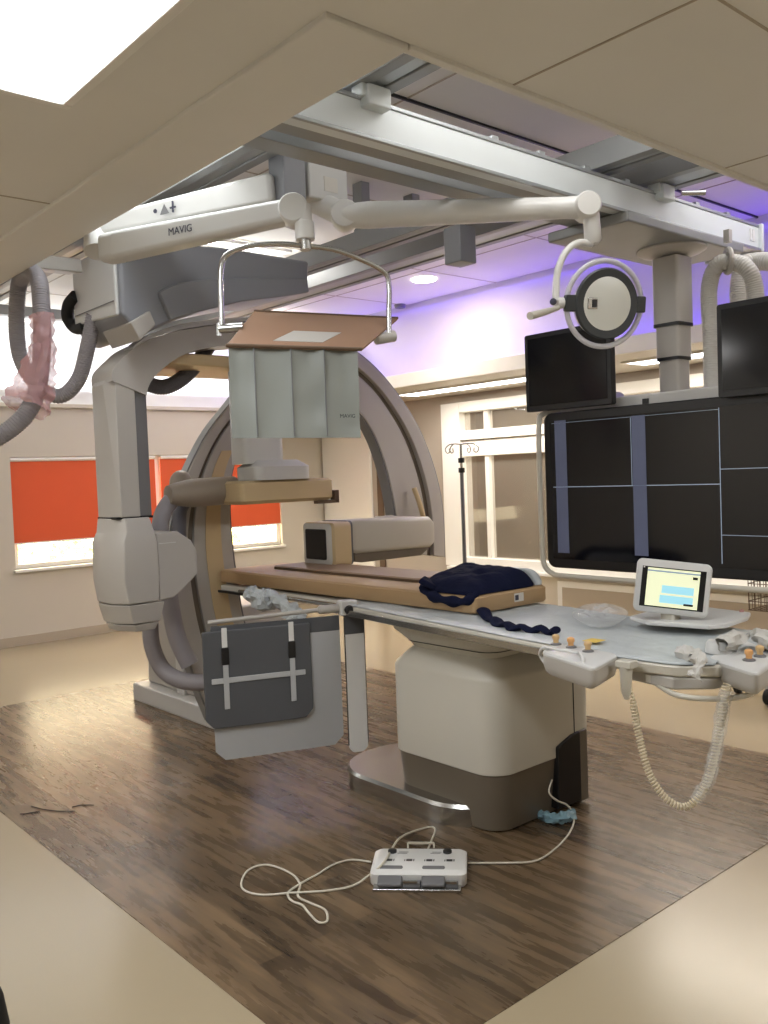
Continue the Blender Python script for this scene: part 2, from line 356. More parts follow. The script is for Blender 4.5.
for x in (2.5, 4.4): panel(x-.6, x+.6, 1.75, 2.05, ZH, 'added fill panel hidden high in the recess behind the near ceiling edge, %s' % ('left one' if x < 3 else 'right one'), 'added fill panels hidden inside the ceiling recess', 'fillglow')  # hidden panels added to brighten the front of the bridge rails
panel(1.63, 1.87, 2.8, 4.0, ZH, 'added fill panel hidden high in the recess along its left edge', 'added fill panels hidden inside the ceiling recess', 'fillglow')  # hidden panel added to brighten the carriage end cover
panel(3.05, 3.9, 5.45, 5.62, ZH, 'linear light fitting above the ceiling mounted gantry carriage', 'linear recess lights')
def downl(x, y, z, lab):
    t = thing('downlight', lab, 'light', (x, y, z-.02), 'round downlights')
    MB().torus((x, y, z-.004), (0, 0, 1), .115, .014, 32, 8).build('trim_ring', 'white', t); MB().disc((x, y, z-.012), (0, 0, 1), [(.105, 0), (.105, .01)], 32).build('diffuser', 'down', t)
downl(5.43, 5.64, ZH, 'round downlight glowing in the recess ceiling right of the shield')
downl(5.2, 7.6, ZH, 'round downlight in the recess ceiling far behind the shield')
downl(6.4, 4.6, 2.45, 'round downlight under the soffit behind the telescopic column')
t = tag(MB().cyl((6.02, 6.61, ZH-.035), (6.02, 6.61, ZH), .05, .06).build('smoke_detector', 'gantd', bevel=.004), 'small grey detector on the purple lit ceiling edge', 'detector')

# ================================================================== CEILING RAILS
def yrail(x0, x1, lab):
    t = thing('ceiling_rail', lab, 'rail', ((x0+x1)/2, 4.6, 2.9), 'long ceiling rails running away from the viewer')
    b = MB(); h = .11
    b.prism([(x0, 2.9), (x0+.05, 2.9), (x0+.05, 2.915), (x1-.05, 2.915), (x1-.05, 2.9), (x1, 2.9), (x1, 2.9+h), (x0, 2.9+h)], 1.78, 7.6, 1)
    b.build('rail_profile', 'alud', t, bevel=.004)
    MB().box(x0+.055, x1-.055, 1.8, 7.58, 2.906, 2.914).build('running_track', 'alu', t)
    for y in (2.2, 4.0, 5.8, 7.3): MB().box((x0+x1)/2-.03, (x0+x1)/2+.03, y-.04, y+.04, 2.9+h-.002, ZH).build('hanger', 'alud', t)
yrail(1.92, 2.08, 'grey ceiling rail at the left, above the arm hub')
yrail(3.30, 3.44, 'grey ceiling rail with bright edge, middle of the three')
yrail(3.66, 3.88, 'wide grey ceiling rail above the telescopic monitor column')
xr = thing('cross_beam', 'dull grey cross beam far under the recess ceiling at left wall', 'beam', (3.6, 7.45, 2.96))
MB().box(RX0, CX, 7.4, 7.5, 3.01, 3.09).build('beam_body', 'alud', xr, bevel=.004)
# bridge for the monitors (runs along X)
br = thing('monitor_bridge', 'pale grey overhead bridge carrying the monitor column', 'bridge', (3.3, 2.6, 2.73))
MB().prism([(2.30, 2.735), (2.36, 2.735), (2.36, 2.745), (2.34, 2.745), (2.34, 2.84), (2.36, 2.84), (2.36, 2.855), (2.30, 2.855)], 1.64, 4.72, 0).build('front_rail', 'paintalu', br, bevel=.002)
MB().box(1.64, 4.72, 2.285, 2.30, 2.728, 2.742).build('edge_strip', 'alu', br, bevel=.003)
MB().box(1.64, 4.72, 2.295, 2.31, 2.855, 2.87).build('edge_strip', 'alu', br, bevel=.003)
MB().prism([(2.50, 2.735), (2.60, 2.735), (2.60, 2.85), (2.50, 2.85)], 1.64, 4.72, 0).build('rear_rail', 'alud', br, bevel=.004)
MB().box(1.64, 4.72, 2.36, 2.44, 2.74, 2.752).build('cover_plate', 'alud', br, bevel=.002)
MB().box(4.72, 4.745, 2.28, 2.62, 2.725, 2.875).build('end_cap', 'paintalu', br, bevel=.006)
for x in (4.62, 4.65): MB().box(x, x+.016, 2.294, 2.301, 2.775, 2.835).build('warning_mark', 'white', br)
for x in (2.0, 3.77):
    for y in (2.30, 2.55):
        MB().box(x-.05, x+.05, y-.045, y+.045, 2.83, 2.9).box(x-.065, x+.065, y-.03, y+.03, 2.86, 2.91).build('clamp', 'paintalu', br, bevel=.006)
for x in (2.62, 2.9, 3.2, 3.5, 4.1, 4.4): MB().box(x-.02, x+.02, 2.298, 2.325, 2.855, 2.885).build('cable_clip', 'alu', br, bevel=.004)
MB().cyl((3.9, 2.27, 2.885), (3.99, 2.2, 2.885), .012).build('lock_handle', 'steel', br)

# ================================================================== MONITOR SUSPENSION
ms = thing('monitor_suspension', 'grey telescopic ceiling column holding the monitor bank', 'suspension', (3.98, 2.55, 1.9))
cx, cy = 4.10, 2.45
MB().box(3.45, 4.5, 2.27, 2.72, 2.685, 2.735).build('carriage', 'alud', ms, bevel=.01)
MB().disc((cx, cy, 2.6), (0, 0, 1), [(.09, .05), (.15, .064), (.17, .076), (.17, .086)], 48).build('turntable', 'gant', ms)
for i, (w, z0, z1) in enumerate(((.074, 2.30, 2.64), (.066, 2.13, 2.32), (.058, 1.93, 2.15))):
    loop = lambda z, w=w: [(cx+a, cy+b, z) for a, b in rrect(-w, w, -w, w, .018, 4)]
    MB().loft([loop(z0), loop(z1)]).build('column_segment', 'gant', ms)
    MB().loft([[(cx+a*1.01, cy+b*1.01, z) for a, b in rrect(-w, w, -w, w, .018, 4)] for z in (z0-.004, z0+.012)]).build('seam_ring', 'black', ms)
MB().box(3.86, 4.2, 2.02, 3.0, 1.86, 1.955).build('crossbar', 'gantw', ms, bevel=.012)
MB().box(3.85, 3.863, 2.45, 2.48, 1.9, 1.93).build('socket', 'black', ms)
MB().prism([(2.66, 1.955), (2.90, 1.955), (2.88, 1.985), (2.7, 1.99)], 3.87, 4.0, 0).build('hand_rest', 'gant', ms, bevel=.006)
MB().tube(spline([(3.76, 1.4, 1.04), (3.76, 2.3, 1.035), (3.76, 2.9, 1.035), (3.76, 3.0, 1.045), (3.76, 3.05, 1.09), (3.76, 3.06, 1.2), (3.76, 3.06, 1.8), (3.80, 3.05, 1.90), (3.9, 2.98, 1.91)], 8), .014, 14).build('bumper_tube', 'cream', ms)
bigm = thing('large_monitor', 'very large flat black display showing a dark grid of panes', 'monitor', (3.82, 2.3, 1.06))
X0 = 3.80; ya, yb, za, zb = 1.62, 3.06, 1.07, 1.90
MB().loft([[(x, a, b) for a, b in rrect(ya, yb, za, zb, .05, 5)] for x in (X0, X0+.055)]).build('bezel', 'black', bigm, bevel=.008)
MB().box(X0-.004, X0+.002, ya+.045, yb-.045, za+.05, zb-.045).build('screen', 'screenbig', bigm)
bscr = list(bigm.children)[-1]
bscr = [c for c in bigm.children if c.name.startswith('screen')][0]
def scr(y0, y1, z0, z1, mt, n): MB().box(X0-.0065, X0-.0035, y0, y1, z0, z1).build(n, mt, bscr)
for p in (((555, 421), (570, 553)), ((632, 416), (649, 556))):
    a = onX(*p[0], X0); b = onX(*p[1], X0); scr(b.y, a.y, b.z, a.z, 'bluebar', 'screen_bar')
ln = lambda n, p, q, w=.0025: (lambda a, b: scr(min(a.y, b.y)-w/2, max(a.y, b.y)+w/2, min(a.z, b.z)-w/2, max(a.z, b.z)+w/2, 'gridline', n))(onX(*p, X0), onX(*q, X0))
zc = onX(721, 484, X0).z; yc = onX(721, 484, X0).y
scr(yc, 3.0, zc-.002, zc+.002, 'gridline', 'screen_line'); scr(yc-.0015, yc+.0015, za+.07, zb-.05, 'gridline', 'screen_line')
scr(1.7, yc, 1.57, 1.573, 'gridline', 'screen_line'); scr(1.7, yc, 1.27, 1.2725, 'gridline', 'screen_line')
scr(yc, 3.0, 1.842, 1.8435, 'gridline', 'screen_line')
yl = onX(632, 450, X0).y; scr(yl, yl+.002, zc, 1.84, 'gridline', 'screen_line')
def smallmon(p0, p1, xx, lab, tilt=0):
    a = onX(*p0, xx); b = onX(*p1, xx); y1, y0, z1, z0 = a.y, b.y, a.z, b.z
    t = thing('display_monitor', lab, 'monitor', (xx+.03, (y0+y1)/2, z0), 'small black monitors above the large display')
    MB().loft([[(x, q, r) for q, r in rrect(y0, y1, z0, z1, .012, 3)] for x in (xx, xx+.04)]).build('bezel', 'black', t, bevel=.004)
    MB().box(xx-.003, xx+.001, y0+.025, y1-.025, z0+.03, z1-.025).build('screen', 'screenbig', t)
    MB().box(xx+.04, xx+.11, (y0+y1)/2-.05, (y0+y1)/2+.05, z0+.05, z0+.2).build('mount', 'gantd', t, bevel=.005)
smallmon((524, 336), (612, 404), 3.74, 'small black monitor at the left, above the corner of the large display')
smallmon((716, 305), (794, 391), 3.74, 'small black monitor at the right edge, beside the telescopic column')
hg = thing('cable_hose', 'pale corrugated hose loop with clamp beside the right monitor', 'hose', (4.5, 2.6, 2.0), 'pale hoses at the bridge end')
hose([D(712, 392, 4.45), D(711, 340, 4.45), D(709, 290, 4.45), D(717, 266, 4.4), D(732, 262, 4.35), D(748, 270, 4.3), D(755, 290, 4.3), D(757, 330, 4.3)], .040, .012, .03).build('hose_body', 'hosew', hg)
MB().torus(D(728, 261, 4.36), (.7, -.7, 0), .055, .014, 24, 8).box(*sum([[D(728, 250, 4.36)[i]-.015, D(728, 250, 4.36)[i]+.015] for i in range(2)], []), 2.68, 2.74).build('hose_clamp', 'gant', hg)
h2 = tag(hose([D(741, 330, 4.6), D(739, 290, 4.6), D(744, 266, 4.6), D(755, 262, 4.6), D(772, 262, 4.5), D(790, 268, 4.5)], .046, .012, .03).build('cable_hose', 'hosew'), 'pale corrugated hose running off behind the right edge', 'hose', 'pale hoses at the bridge end')

# ================================================================== CEILING MOUNTED C-ARM (lateral plane)
ca = thing('ceiling_c_arm', 'grey ceiling mounted lateral imaging arm with tube and detector', 'imaging arm', (2.9, 4.6, 1.0))
YF, YB = 4.46, 4.72
# carriage
MB().prism([(2.0, 2.85), (2.0, 2.47), (2.07, 2.40), (2.12, 2.38), (2.30, 2.47), (2.6, 2.58), (2.9, 2.66), (3.08, 2.685), (3.18, 2.72), (3.20, 2.895), (2.6, 2.895)], 4.30, 4.90, 1).build('carriage_housing', 'carriage', ca, bevel=.02, seg=3)
MB().prism([(4.33, 2.47), (4.87, 2.5), (4.87, 2.84), (4.33, 2.82)], 1.982, 2.003, 0).build('end_cover', 'gantw', ca, bevel=.01)
MB().box(1.978, 1.984, 4.35, 4.85, 2.545, 2.549).build('cover_seam', 'gantd', ca)
lip = spline([(2.20, 2.60), (2.32, 2.66), (2.6, 2.72), (2.9, 2.755), (3.16, 2.785)], 5); lip = [(p.x, p.y) for p in [Vector((a[0], a[1], 0)) for a in lip]]
low = [(3.17, 2.70), (3.0, 2.66), (2.7, 2.60), (2.4, 2.51), (2.26, 2.46)]
MB().prism(lip+low, 4.27, 4.32, 1).build('arc_guide', 'carriage', ca, bevel=.01)
MB().prism([(2.03, 2.43), (2.14, 2.50), (2.17, 2.43), (2.08, 2.34)], 4.27, 4.62, 1).build('end_stop', 'gant', ca, bevel=.008)
outer = spline([(2.0, 2.15), (2.01, 2.215), (2.09, 2.295), (2.17, 2.355), (2.34, 2.425), (2.55, 2.475), (2.86, 2.53), (3.05, 2.54), (3.3, 2.51), (3.42, 2.485)], 5)
inner = spline([(2.19, 2.08), (2.20, 2.12), (2.23, 2.17), (2.30, 2.235), (2.42, 2.31), (2.6, 2.365), (2.84, 2.40), (2.95, 2.41), (3.2, 2.39), (3.34, 2.36)], 5)
MB().loft([[(o.x, YF-.006, o.y), (o.x, YB+.006, o.y), (i.x, YB+.006, i.y), (i.x, YF-.006, i.y)] for o, i in zip(outer, inner)]).build('arc', 'gant', ca, ang=30)
cres = [(o.x+.0, o.y+.004) for o in outer[12:36]]
MB().prism(cres+[(x-.006, y+.028*math.sin(PI*(k+1)/(len(cres)+1))) for k, (x, y) in reversed(list(enumerate(cres)))], YF-.03, YF+.08, 1).build('arc_track', 'gantw', ca)
# left limb
def colsec(z, g=0): return [(1.985+g, YF+.05, z), (2.03+g, YF, z), (2.125, YF, z), (2.125, YB, z), (2.03+g, YB, z), (1.985+g, YB-.05, z)]
def colw(z, x0, x1, y0=YF, y1=YB, c=.03): return [(x0, y0+c*3, z), (x0+c, y0, z), (x1, y0, z), (x1, y1, z), (x0+c, y1, z), (x0, y1-c, z)]
MB().loft([colw(1.43, 1.985, 2.125), colw(2.14, 1.985, 2.125), colw(2.23, 2.05, 2.2)]).build('column', 'gant', ca, bevel=.006)
MB().box(2.128, 2.2, YF+.02, YB-.02, 1.43, 2.12).build('cable_channel', 'gantd', ca, bevel=.006)
MB().box(1.99, 2.2, YF+.01, YB-.01, 1.42, 1.432).build('joint_seam', 'black', ca)
# tube housing
def hs(z, x0, x1, e=0): return [(x0, YF+.07-e, z), (x0+.055, YF-.04-e, z), (x1, YF-.04-e, z), (x1, YB+.04+e, z), (x0+.05, YB+.04+e, z), (x0, YB-.04, z)]
MB().loft([hs(1.425, 1.975, 2.17, -.03), hs(1.35, 1.965, 2.18), hs(1.30, 1.94, 2.185, .015), hs(1.10, 1.935, 2.19, .015), hs(.97, 1.955, 2.185, .01)]).build('tube_housing', 'gant', ca, bevel=.008)
MB().loft([hs(.965, 1.955, 2.215, .01), hs(.86, 1.985, 2.195, -.01)]).build('lower_housing', 'gant', ca, bevel=.006)
MB().loft([hs(.855, 1.99, 2.19, -.015), hs(.815, 2.01, 2.17, -.03)]).build('housing_foot', 'gant', ca, bevel=.006)
pc = [(2.20, 1.335), (2.33, 1.335), (2.41, 1.28), (2.44, 1.22), (2.44, 1.09), (2.37, 1.03), (2.29, .975), (2.20, .965)]
MB().prism(pc, YF-.02, YB+.02, 1).build('collimator_cover', 'gant', ca, bevel=.01)
MB().box(2.21, 2.31, YF-.024, YF-.018, 1.275, 1.28).build('cover_seam', 'gantw', ca)
# right limb + lateral detector
def dsec(x, z0, z1, y0, y1, r=.03): return [(x, a, b) for a, b in rrect(y0, y1, z0, z1, r, 4)]
# hoses at the carriage
MB().beam(D(75, 267, 4.75), D(27, 262, 4.45), .10, .07).build('hose_bracket', 'gant', ca, bevel=.006)
hz = thing('cable_hose', 'grey corrugated hose wrapped in pink film hanging at the left edge', 'hose', (1.5, 4.2, 1.6), 'grey hoses of the ceiling gantry')
hp = [D(-30, 448, 4.1), D(0, 436, 4.12), D(26, 414, 4.15), D(38, 385, 4.2), D(42, 345, 4.25), D(41, 300, 4.3), D(38, 279, 4.35), D(29, 271, 4.5), D(20, 281, 4.65), D(17, 305, 4.7), D(17, 335, 4.75), D(22, 362, 4.8), D(38, 386, 4.85), D(60, 396, 4.9), D(78, 380, 4.9), D(87, 350, 4.85), D(94, 315, 4.8)]
hose(hp, .041, .013, .035).build('hose_body', 'hose', hz)
tag(hose([D(120, 362, 5.0), D(135, 377, 5.1), D(160, 387, 5.2), D(180, 380, 5.25), D(198, 362, 5.3), D(212, 340, 5.3)], .045, .013, .02).build('cable_hose', 'hosed'), 'dark grey hose drooping behind the lateral arm column', 'hose', 'grey hoses of the ceiling gantry')
tag(MB().tube(spline([D(76, 296, 4.9), D(69, 305, 4.95), D(68, 318, 5.0), D(76, 328, 5.0), D(86, 326, 4.9)], 6), .035, 12).build('cable_loop', 'rubber'), 'short black cable loop behind the pale carriage end', 'cable')
# pink film bag around the hose
def wrap(path, rad, seed, n=20, k=6, amp=.3, sx=1):
    P = spline(path, k); b = MB(); loops = []
    for i, p in enumerate(P):
        t = (P[min(i+1, len(P)-1)]-P[max(i-1, 0)]).normalized(); u = t.cross(FW).normalized(); w = t.cross(u); r = rad(i/(len(P)-1)); L = []
        for j in range(n):
            a = 2*PI*j/n; d = u*math.cos(a)*sx+w*math.sin(a)
            rr = r*(1+amp*noise.noise(Vector((math.cos(a)*2+seed, math.sin(a)*2, i*.4)))); L.append(p+d*rr)
        loops.append(L)
    return b.loft(loops, False)
tag(wrap([D(42, 316, 4.26), D(43, 330, 4.25), D(42, 350, 4.23), D(38, 370, 4.2), D(33, 390, 4.18), D(26, 408, 4.15)], lambda t: (.058-.07*t if t < .2 else .044+.075*(t-.2)), 3, 24, 6, .45).build('plastic_bag', 'pink'), 'pink plastic film tied around the hanging grey hose', 'plastic bag')

# ================================================================== FLOOR RING GANTRY
rg = thing('ring_gantry', 'large floor standing ring shaped imaging gantry with tan stripe', 'imaging gantry', (3.4, 5.3, 0))
YR = 5.0
op = [(212, 722), (199, 690), (186, 650), (176, 607), (170, 560), (171, 530), (176, 505), (184, 480), (194, 457), (209, 430), (231, 402), (256, 370), (290, 347), (318, 339), (345, 346), (375, 369), (400, 400), (418, 430), (430, 460), (438, 490), (442, 520), (443, 557)]
ip = [(272, 722), (260, 690), (251, 650), (241, 607), (234, 560), (231, 530), (230, 505), (231, 480), (238, 455), (252, 430), (274, 408), (296, 396), (318, 391), (336, 394), (352, 404), (366, 420), (377, 440), (385, 462), (391, 485), (395, 505), (398, 525), (400, 552)]
OP = spline([onY(x, y, YR) for x, y in op], 5); IP = spline([onY(x, y, YR) for x, y in ip], 5); NN = len(OP)
def band(f0, f1, y0, y1, i0=0, i1=NN):
    return MB().loft([[(lambda q: (q.x, yy, q.z))(o.lerp(i, f)) for f, yy in ((f0, y0), (f1, y0), (f1, y1), (f0, y1))] for o, i in list(zip(OP, IP))[i0:i1]])
band(0, .26, YR-.02, YR+.09).build('outer_rim', 'gant', rg, bevel=.008)
band(-.03, .0, YR-.01, YR+.07).build('rim_edge', 'alud', rg)
band(.25, .38, YR+.02, YR+.09).build('groove', 'taupe', rg)
band(.37, 1, YR, YR+.12).build('ring_body', 'gant', rg, bevel=.008)
band(1.0, 1.03, YR+.01, YR+.11).build('inner_edge', 'gantd', rg)
band(.56, .82, YR-.004, YR+.01, 6, 42).build('tan_stripe', 'tan', rg)
g0 = onY(412, 492, YR)
MB().tube(spline([onY(414, 488, YR-.05), onY(420, 505, YR-.08), onY(426, 530, YR-.05), onY(427, 545, YR)], 5), .02, 10).build('grab_handle', 'tan', rg)
MB().box(2.83, 3.7, 5.02, 6.22, 0, .13).build('base_plinth', 'gantw', rg, bevel=.012)
MB().prism([(5.3, .13), (6.15, .13), (6.12, .62), (5.95, .72), (5.4, .72)], 2.92, 3.65, 0).build('stand_body', 'gant', rg, bevel=.02)
MB().box(2.90, 2.925, 5.55, 5.66, .13, .6).build('stand_rib', 'gantw', rg, bevel=.005)
MB().tube(spline([D(150, 622, 5.35), D(152, 645, 5.35), D(162, 668, 5.35), D(180, 680, 5.3), D(205, 682, 5.25), D(225, 676, 5.25)], 6), .05, 14).build('power_hose', 'hose', rg)
MB().tube(spline([D(168, 590, 5.3), D(172, 615, 5.3), D(178, 640, 5.3), D(190, 665, 5.3)], 6), .055, 14).build('power_hose', 'hose', rg)
MB().loft([dsec(3.50, 1.12, 1.31, 4.38, 4.64), dsec(3.53, 1.11, 1.325, 4.36, 4.66), dsec(4.18, 1.10, 1.31, 4.36, 4.66), dsec(4.23, 1.12, 1.28, 4.38, 4.64)]).build('detector_arm', 'cream', rg)
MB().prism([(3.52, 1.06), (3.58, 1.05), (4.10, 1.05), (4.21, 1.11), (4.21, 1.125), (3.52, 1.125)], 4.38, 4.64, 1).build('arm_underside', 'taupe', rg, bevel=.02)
MB().loft([dsec(3.475, 1.045, 1.325, 4.37, 4.66), dsec(3.505, 1.045, 1.325, 4.37, 4.66)]).build('detector_gasket', 'gantd', rg)
MB().loft([dsec(3.32, 1.06, 1.30, 4.36, 4.64, .03), dsec(3.34, 1.045, 1.32, 4.34, 4.66, .03), dsec(3.475, 1.045, 1.32, 4.35, 4.66, .03)]).build('detector_head', 'tan', rg)
fr = MB().loft([[(x, a, b) for a, b in rrect(y0, y1, z0, z1, .03, 4)] for x, y0, y1, z0, z1 in ((3.312, 4.37, 4.63, 1.07, 1.30), (3.322, 4.35, 4.65, 1.055, 1.315))]).build('detector_frame', 'gantw', rg)
MB().loft([dsec(3.306, 1.09, 1.28, 4.395, 4.605, .012), dsec(3.315, 1.09, 1.28, 4.395, 4.605, .012)]).build('detector_face', 'black', fr)
MB().loft([[(x, a, z) for x, a in ((4.06, 4.6), (4.20, 4.6), (4.42, 5.03), (4.24, 5.03))] for z in (1.14, 1.30)]).build('arm_bracket', 'gant', rg, bevel=.01)
# frontal detector
DY0, DY1 = 4.52, 5.02
MB().prism([(2.36, 2.262), (3.1, 2.262), (3.3, 2.33), (2.38, 2.33)], 4.5, 5.04, 1).build('detector_carrier', 'tan', rg, bevel=.01)
MB().loft([[(a, b, z) for a, b in rrect(2.83+e, 3.12-e, 4.52+e, 4.70-e, .04, 4)] for z, e in ((1.70, 0), (2.27, 0))]).build('detector_column', 'gantw', rg)
MB().loft([[(a, b, z) for a, b in rrect(2.86+e, 3.26-e, 4.44+e, 4.70-e, .05, 4)] for z, e in ((1.60, 0), (1.68, .0), (1.72, .05))]).build('detector_head', 'gantw', rg)
MB().loft([[(a, b, z) for a, b in rrect(2.76+e, 3.44-e, 4.46+e, 5.0-e, .03, 4)] for z, e in ((1.46, .02), (1.48, 0), (1.585, 0), (1.60, .02))]).build('detector_plate', 'tan', rg)
MB().box(3.30, 3.46, 4.45, 4.49, 1.44, 1.46).box(3.44, 3.47, 4.45, 4.5, 1.44, 1.52).build('corner_bracket', 'padedge', rg)
MB().tube(spline([onY(234, 490, 4.72), onY(205, 492, 4.72), onY(168, 495, 4.72)], 6), lambda i: .085-.03*max(0, (i-8)/4), 16).build('detector_duct', 'duct', rg)
MB().tube(spline([onY(185, 493, 4.75), onY(170, 502, 4.75), onY(161, 520, 4.75), onY(160, 548, 4.75)], 6), .05, 14).build('detector_hose', 'hose', rg)
MB().tube(spline([onY(188, 498, 4.95), onY(180, 510, 4.95), onY(179, 535, 4.95), onY(180, 555, 4.95)], 6), .045, 14).build('detector_hose', 'hosed', rg)
MB().ell(onY(181, 484, 4.93), .075, .05, .085).build('duct_elbow', 'duct', rg)

# ================================================================== PATIENT TABLE
pt = thing('patient_table', 'cream pedestal imaging table on a polished steel foot', 'table', (3.1, 3.0, 0))
def ped(z, e, x0=2.80, x1=3.53, y0=2.57, y1=3.28, r=.12): return [(a, b, z) for a, b in rrect(x0+e, x1-e, y0+e, y1-e, r-e*.5, 6)]
MB().loft([[(a, b, z) for a, b in rrect(2.745+e, 3.42-e, 2.66+e, 3.74-e, .30-e, 10)] for z, e in ((0.003, 0), (.085, 0), (.10, .012))]).build('steel_foot', 'steel', pt, ang=30)
MB().loft([ped(.008, .03), ped(.12, .02), ped(.27, .006)]).build('lower_skirt', 'taupe', pt, bevel=.006)
MB().loft([ped(.262, .012), ped(.27, 0), ped(.68, 0, y1=3.28), ped(.70, .008), ped(.765, .075), ped(.77, .09)]).build('pedestal_body', 'cream', pt)
MB().loft([ped(.765, .085), ped(.80, .06), ped(.86, .0), ped(.885, -.01)]).build('pedestal_neck', 'cream', pt)
MB().loft([ped(.797, .0605), ped(.7975, .057), ped(.801, .0555), ped(.8015, .060)]).build('cover_seam', 'black', pt)
for z0, z1 in ((.28, .70),): MB().box(3.348, 3.352, 2.567, 2.574, z0, z1).build('cover_seam', 'black', pt)
MB().prism([(3.20, .03), (3.38, .03), (3.38, .36), (3.32, .355), (3.21, .32)], 2.555, 2.68, 1).build('connector_recess', 'black', pt, bevel=.008)
MB().box(3.375, 3.44, 2.56, 2.72, .02, .36).build('recess_cover', 'taupe', pt, bevel=.008)
top = [(2.88, 4.96), (2.86, 3.75), (2.785, 3.55), (2.62, 2.3), (2.56, 1.75), (2.58, 1.56), (2.66, 1.46), (2.80, 1.42), (3.08, 1.42), (3.2, 1.47), (3.27, 1.6), (3.30, 2.3), (3.38, 2.7), (3.40, 4.96)]
MB().prism(top, .905, .945, 2).build('tabletop', 'cream', pt, bevel=.010)
MB().prism([(2.9, 2.2), (3.3, 2.2), (3.34, 3.6), (2.92, 3.6)], .875, .908, 2).build('slide_bed', 'gantd', pt, bevel=.004)
def rail(a, b, n='side_rail'): MB().beam(a, b, .012, .03).build(n, 'steel', pt, bevel=.003)
rail((2.77, 3.62, .915), (2.555, 1.78, .915)); rail((3.30, 1.7, .925), (3.40, 3.4, .925))
MB().tube([(2.86, 4.7, .925), (2.85, 3.62, .925)], .010, 10).build('head_rail', 'steel', pt)
MB().box(2.855, 2.875, 4.6, 4.95, .90, .915).build('rail_strip', 'black', pt)
MB().tube(spline([(2.60, 1.66, .875), (2.575, 1.56, .85), (2.62, 1.46, .845), (2.72, 1.39, .85), (2.82, 1.40, .875)], 8), .009, 10).build('bumper_tube', 'cream', pt)
MB().prism([(2.60, 1.75), (2.57, 1.57), (2.66, 1.47), (2.8, 1.43), (2.9, 1.43), (2.9, 1.75)], .865, .905, 2).build('foot_housing', 'gant', pt, bevel=.008)
for y, w in ((1.70, .06), (1.58, .05)): pass
MB().box(2.585, 2.592, 1.60, 1.68, .872, .898).build('type_plate', 'paper', pt)
# sheet over the foot of the table
sh = MB(); gx, gy = 26, 60; vs = []; fs = []
def topx(y, side):
    P = top[:7] if side == 0 else list(reversed(top[8:]))
    P = sorted(P, key=lambda q: q[1])
    for a, b in zip(P, P[1:]):
        if a[1] <= y <= b[1]: return a[0]+(b[0]-a[0])*(y-a[1])/(b[1]-a[1]+1e-9)
    return P[0][0] if y < P[0][1] else P[-1][0]
for L in (0, 1):
    for j in range(gy+1):
        y = 1.47+(3.68-1.47)*j/gy; xa = topx(y, 0)+.004; xb = topx(y, 1)-.01
        for i in range(gx+1):
            u = i/gx; x = xa+(xb-xa)*u
            h = .004+.010*abs(noise.noise(Vector((x*5, y*3.1, 0))))+.006*abs(noise.noise(Vector((x*14, y*6, 3))))
            if i == 0: h *= .3
            vs.append((x, y, .9455+(h if L else 0)))
q = (gx+1)*(gy+1)
for j in range(gy):
    for i in range(gx):
        a = j*(gx+1)+i; fs.append((a+q, a+1+q, a+gx+2+q, a+gx+1+q)); fs.append((a, a+gx+1, a+gx+2, a+1))
sh.add(vs, fs); tag(sh.build('table_sheet', 'sheet', ang=80), 'white crinkled protective sheet covering the foot of the table', 'sheet')
mt = thing('table_mattress', 'long brown mattress lying on the imaging table', 'mattress', (3.15, 3.9, .947))
def padloop(z, e, x0, x1, y0, y1, r): return [(a, b, z) for a, b in rrect(x0+e, x1-e, y0+e, y1-e, r, 4)]
MB().loft([padloop(.962, .006, 2.885, 3.40, 2.74, 4.975, .03), padloop(.97, 0, 2.885, 3.40, 2.74, 4.975, .03), padloop(1.03, 0, 2.885, 3.40, 2.74, 4.975, .03), padloop(1.04, .01, 2.885, 3.40, 2.74, 4.975, .03)]).build('mattress_body', 'mattress', mt)
MB().box(3.15, 3.215, 2.7375, 2.741, .985, 1.025).build('care_label', 'paper', mt); MB().box(3.155, 3.178, 2.7365, 2.7378, .993, 1.017).build('label_print', 'ink', mt)
pd = thing('arm_board', 'thin brown pad with darker edge lying on top of the mattress', 'pad', (3.3, 4.0, 1.04))
MB().loft([padloop(1.041, 0, 3.10, 3.40, 3.35, 4.68, .02), padloop(1.055, 0, 3.10, 3.40, 3.35, 4.68, .02)]).build('pad_edge', 'padedge', pd)
MB().loft([padloop(1.055, 0, 3.10, 3.40, 3.35, 4.68, .02), padloop(1.062, .006, 3.10, 3.40, 3.35, 4.68, .02)]).build('pad_top', 'pad', pd)
# garment
def cloth(name, mt_, poly, z0, hfun, n=34, rings=14, **k):
    C = Vector((sum(p[0] for p in poly)/len(poly), sum(p[1] for p in poly)/len(poly), 0)); E_ = spline([(p[0], p[1], 0) for p in poly], 6, True); vs = []; fs = []; n = len(E_)
    for r in range(rings+1):
        t = r/rings
        for p in E_:
            q = C.lerp(p, t); vs.append((q.x, q.y, z0+hfun(q.x, q.y, t)))
    for r in range(rings):
        for j in range(n): k2 = (j+1) % n; fs.append((r*n+j, r*n+k2, (r+1)*n+k2, (r+1)*n+j))
    o = len(vs); vs += [(p.x, p.y, z0) for p in E_]
    for j in range(n): k2 = (j+1) % n; fs.append((rings*n+j, rings*n+k2, o+k2, o+j))
    fs.append(tuple(o+n-1-j for j in range(n)))
    b = MB(); b.add(vs, fs); return b
fold = lambda x, y: .022*abs(noise.noise(Vector((x*7+y*3, y*6, 1))))+.012*noise.noise(Vector((x*16, y*20, 5)))
gp = [(2.90, 3.10), (2.89, 2.98), (2.89, 2.85), (2.90, 2.76), (3.0, 2.76), (3.15, 2.755), (3.33, 2.77), (3.36, 2.95), (3.36, 3.12), (3.32, 3.25), (3.15, 3.22), (3.0, 3.16)]
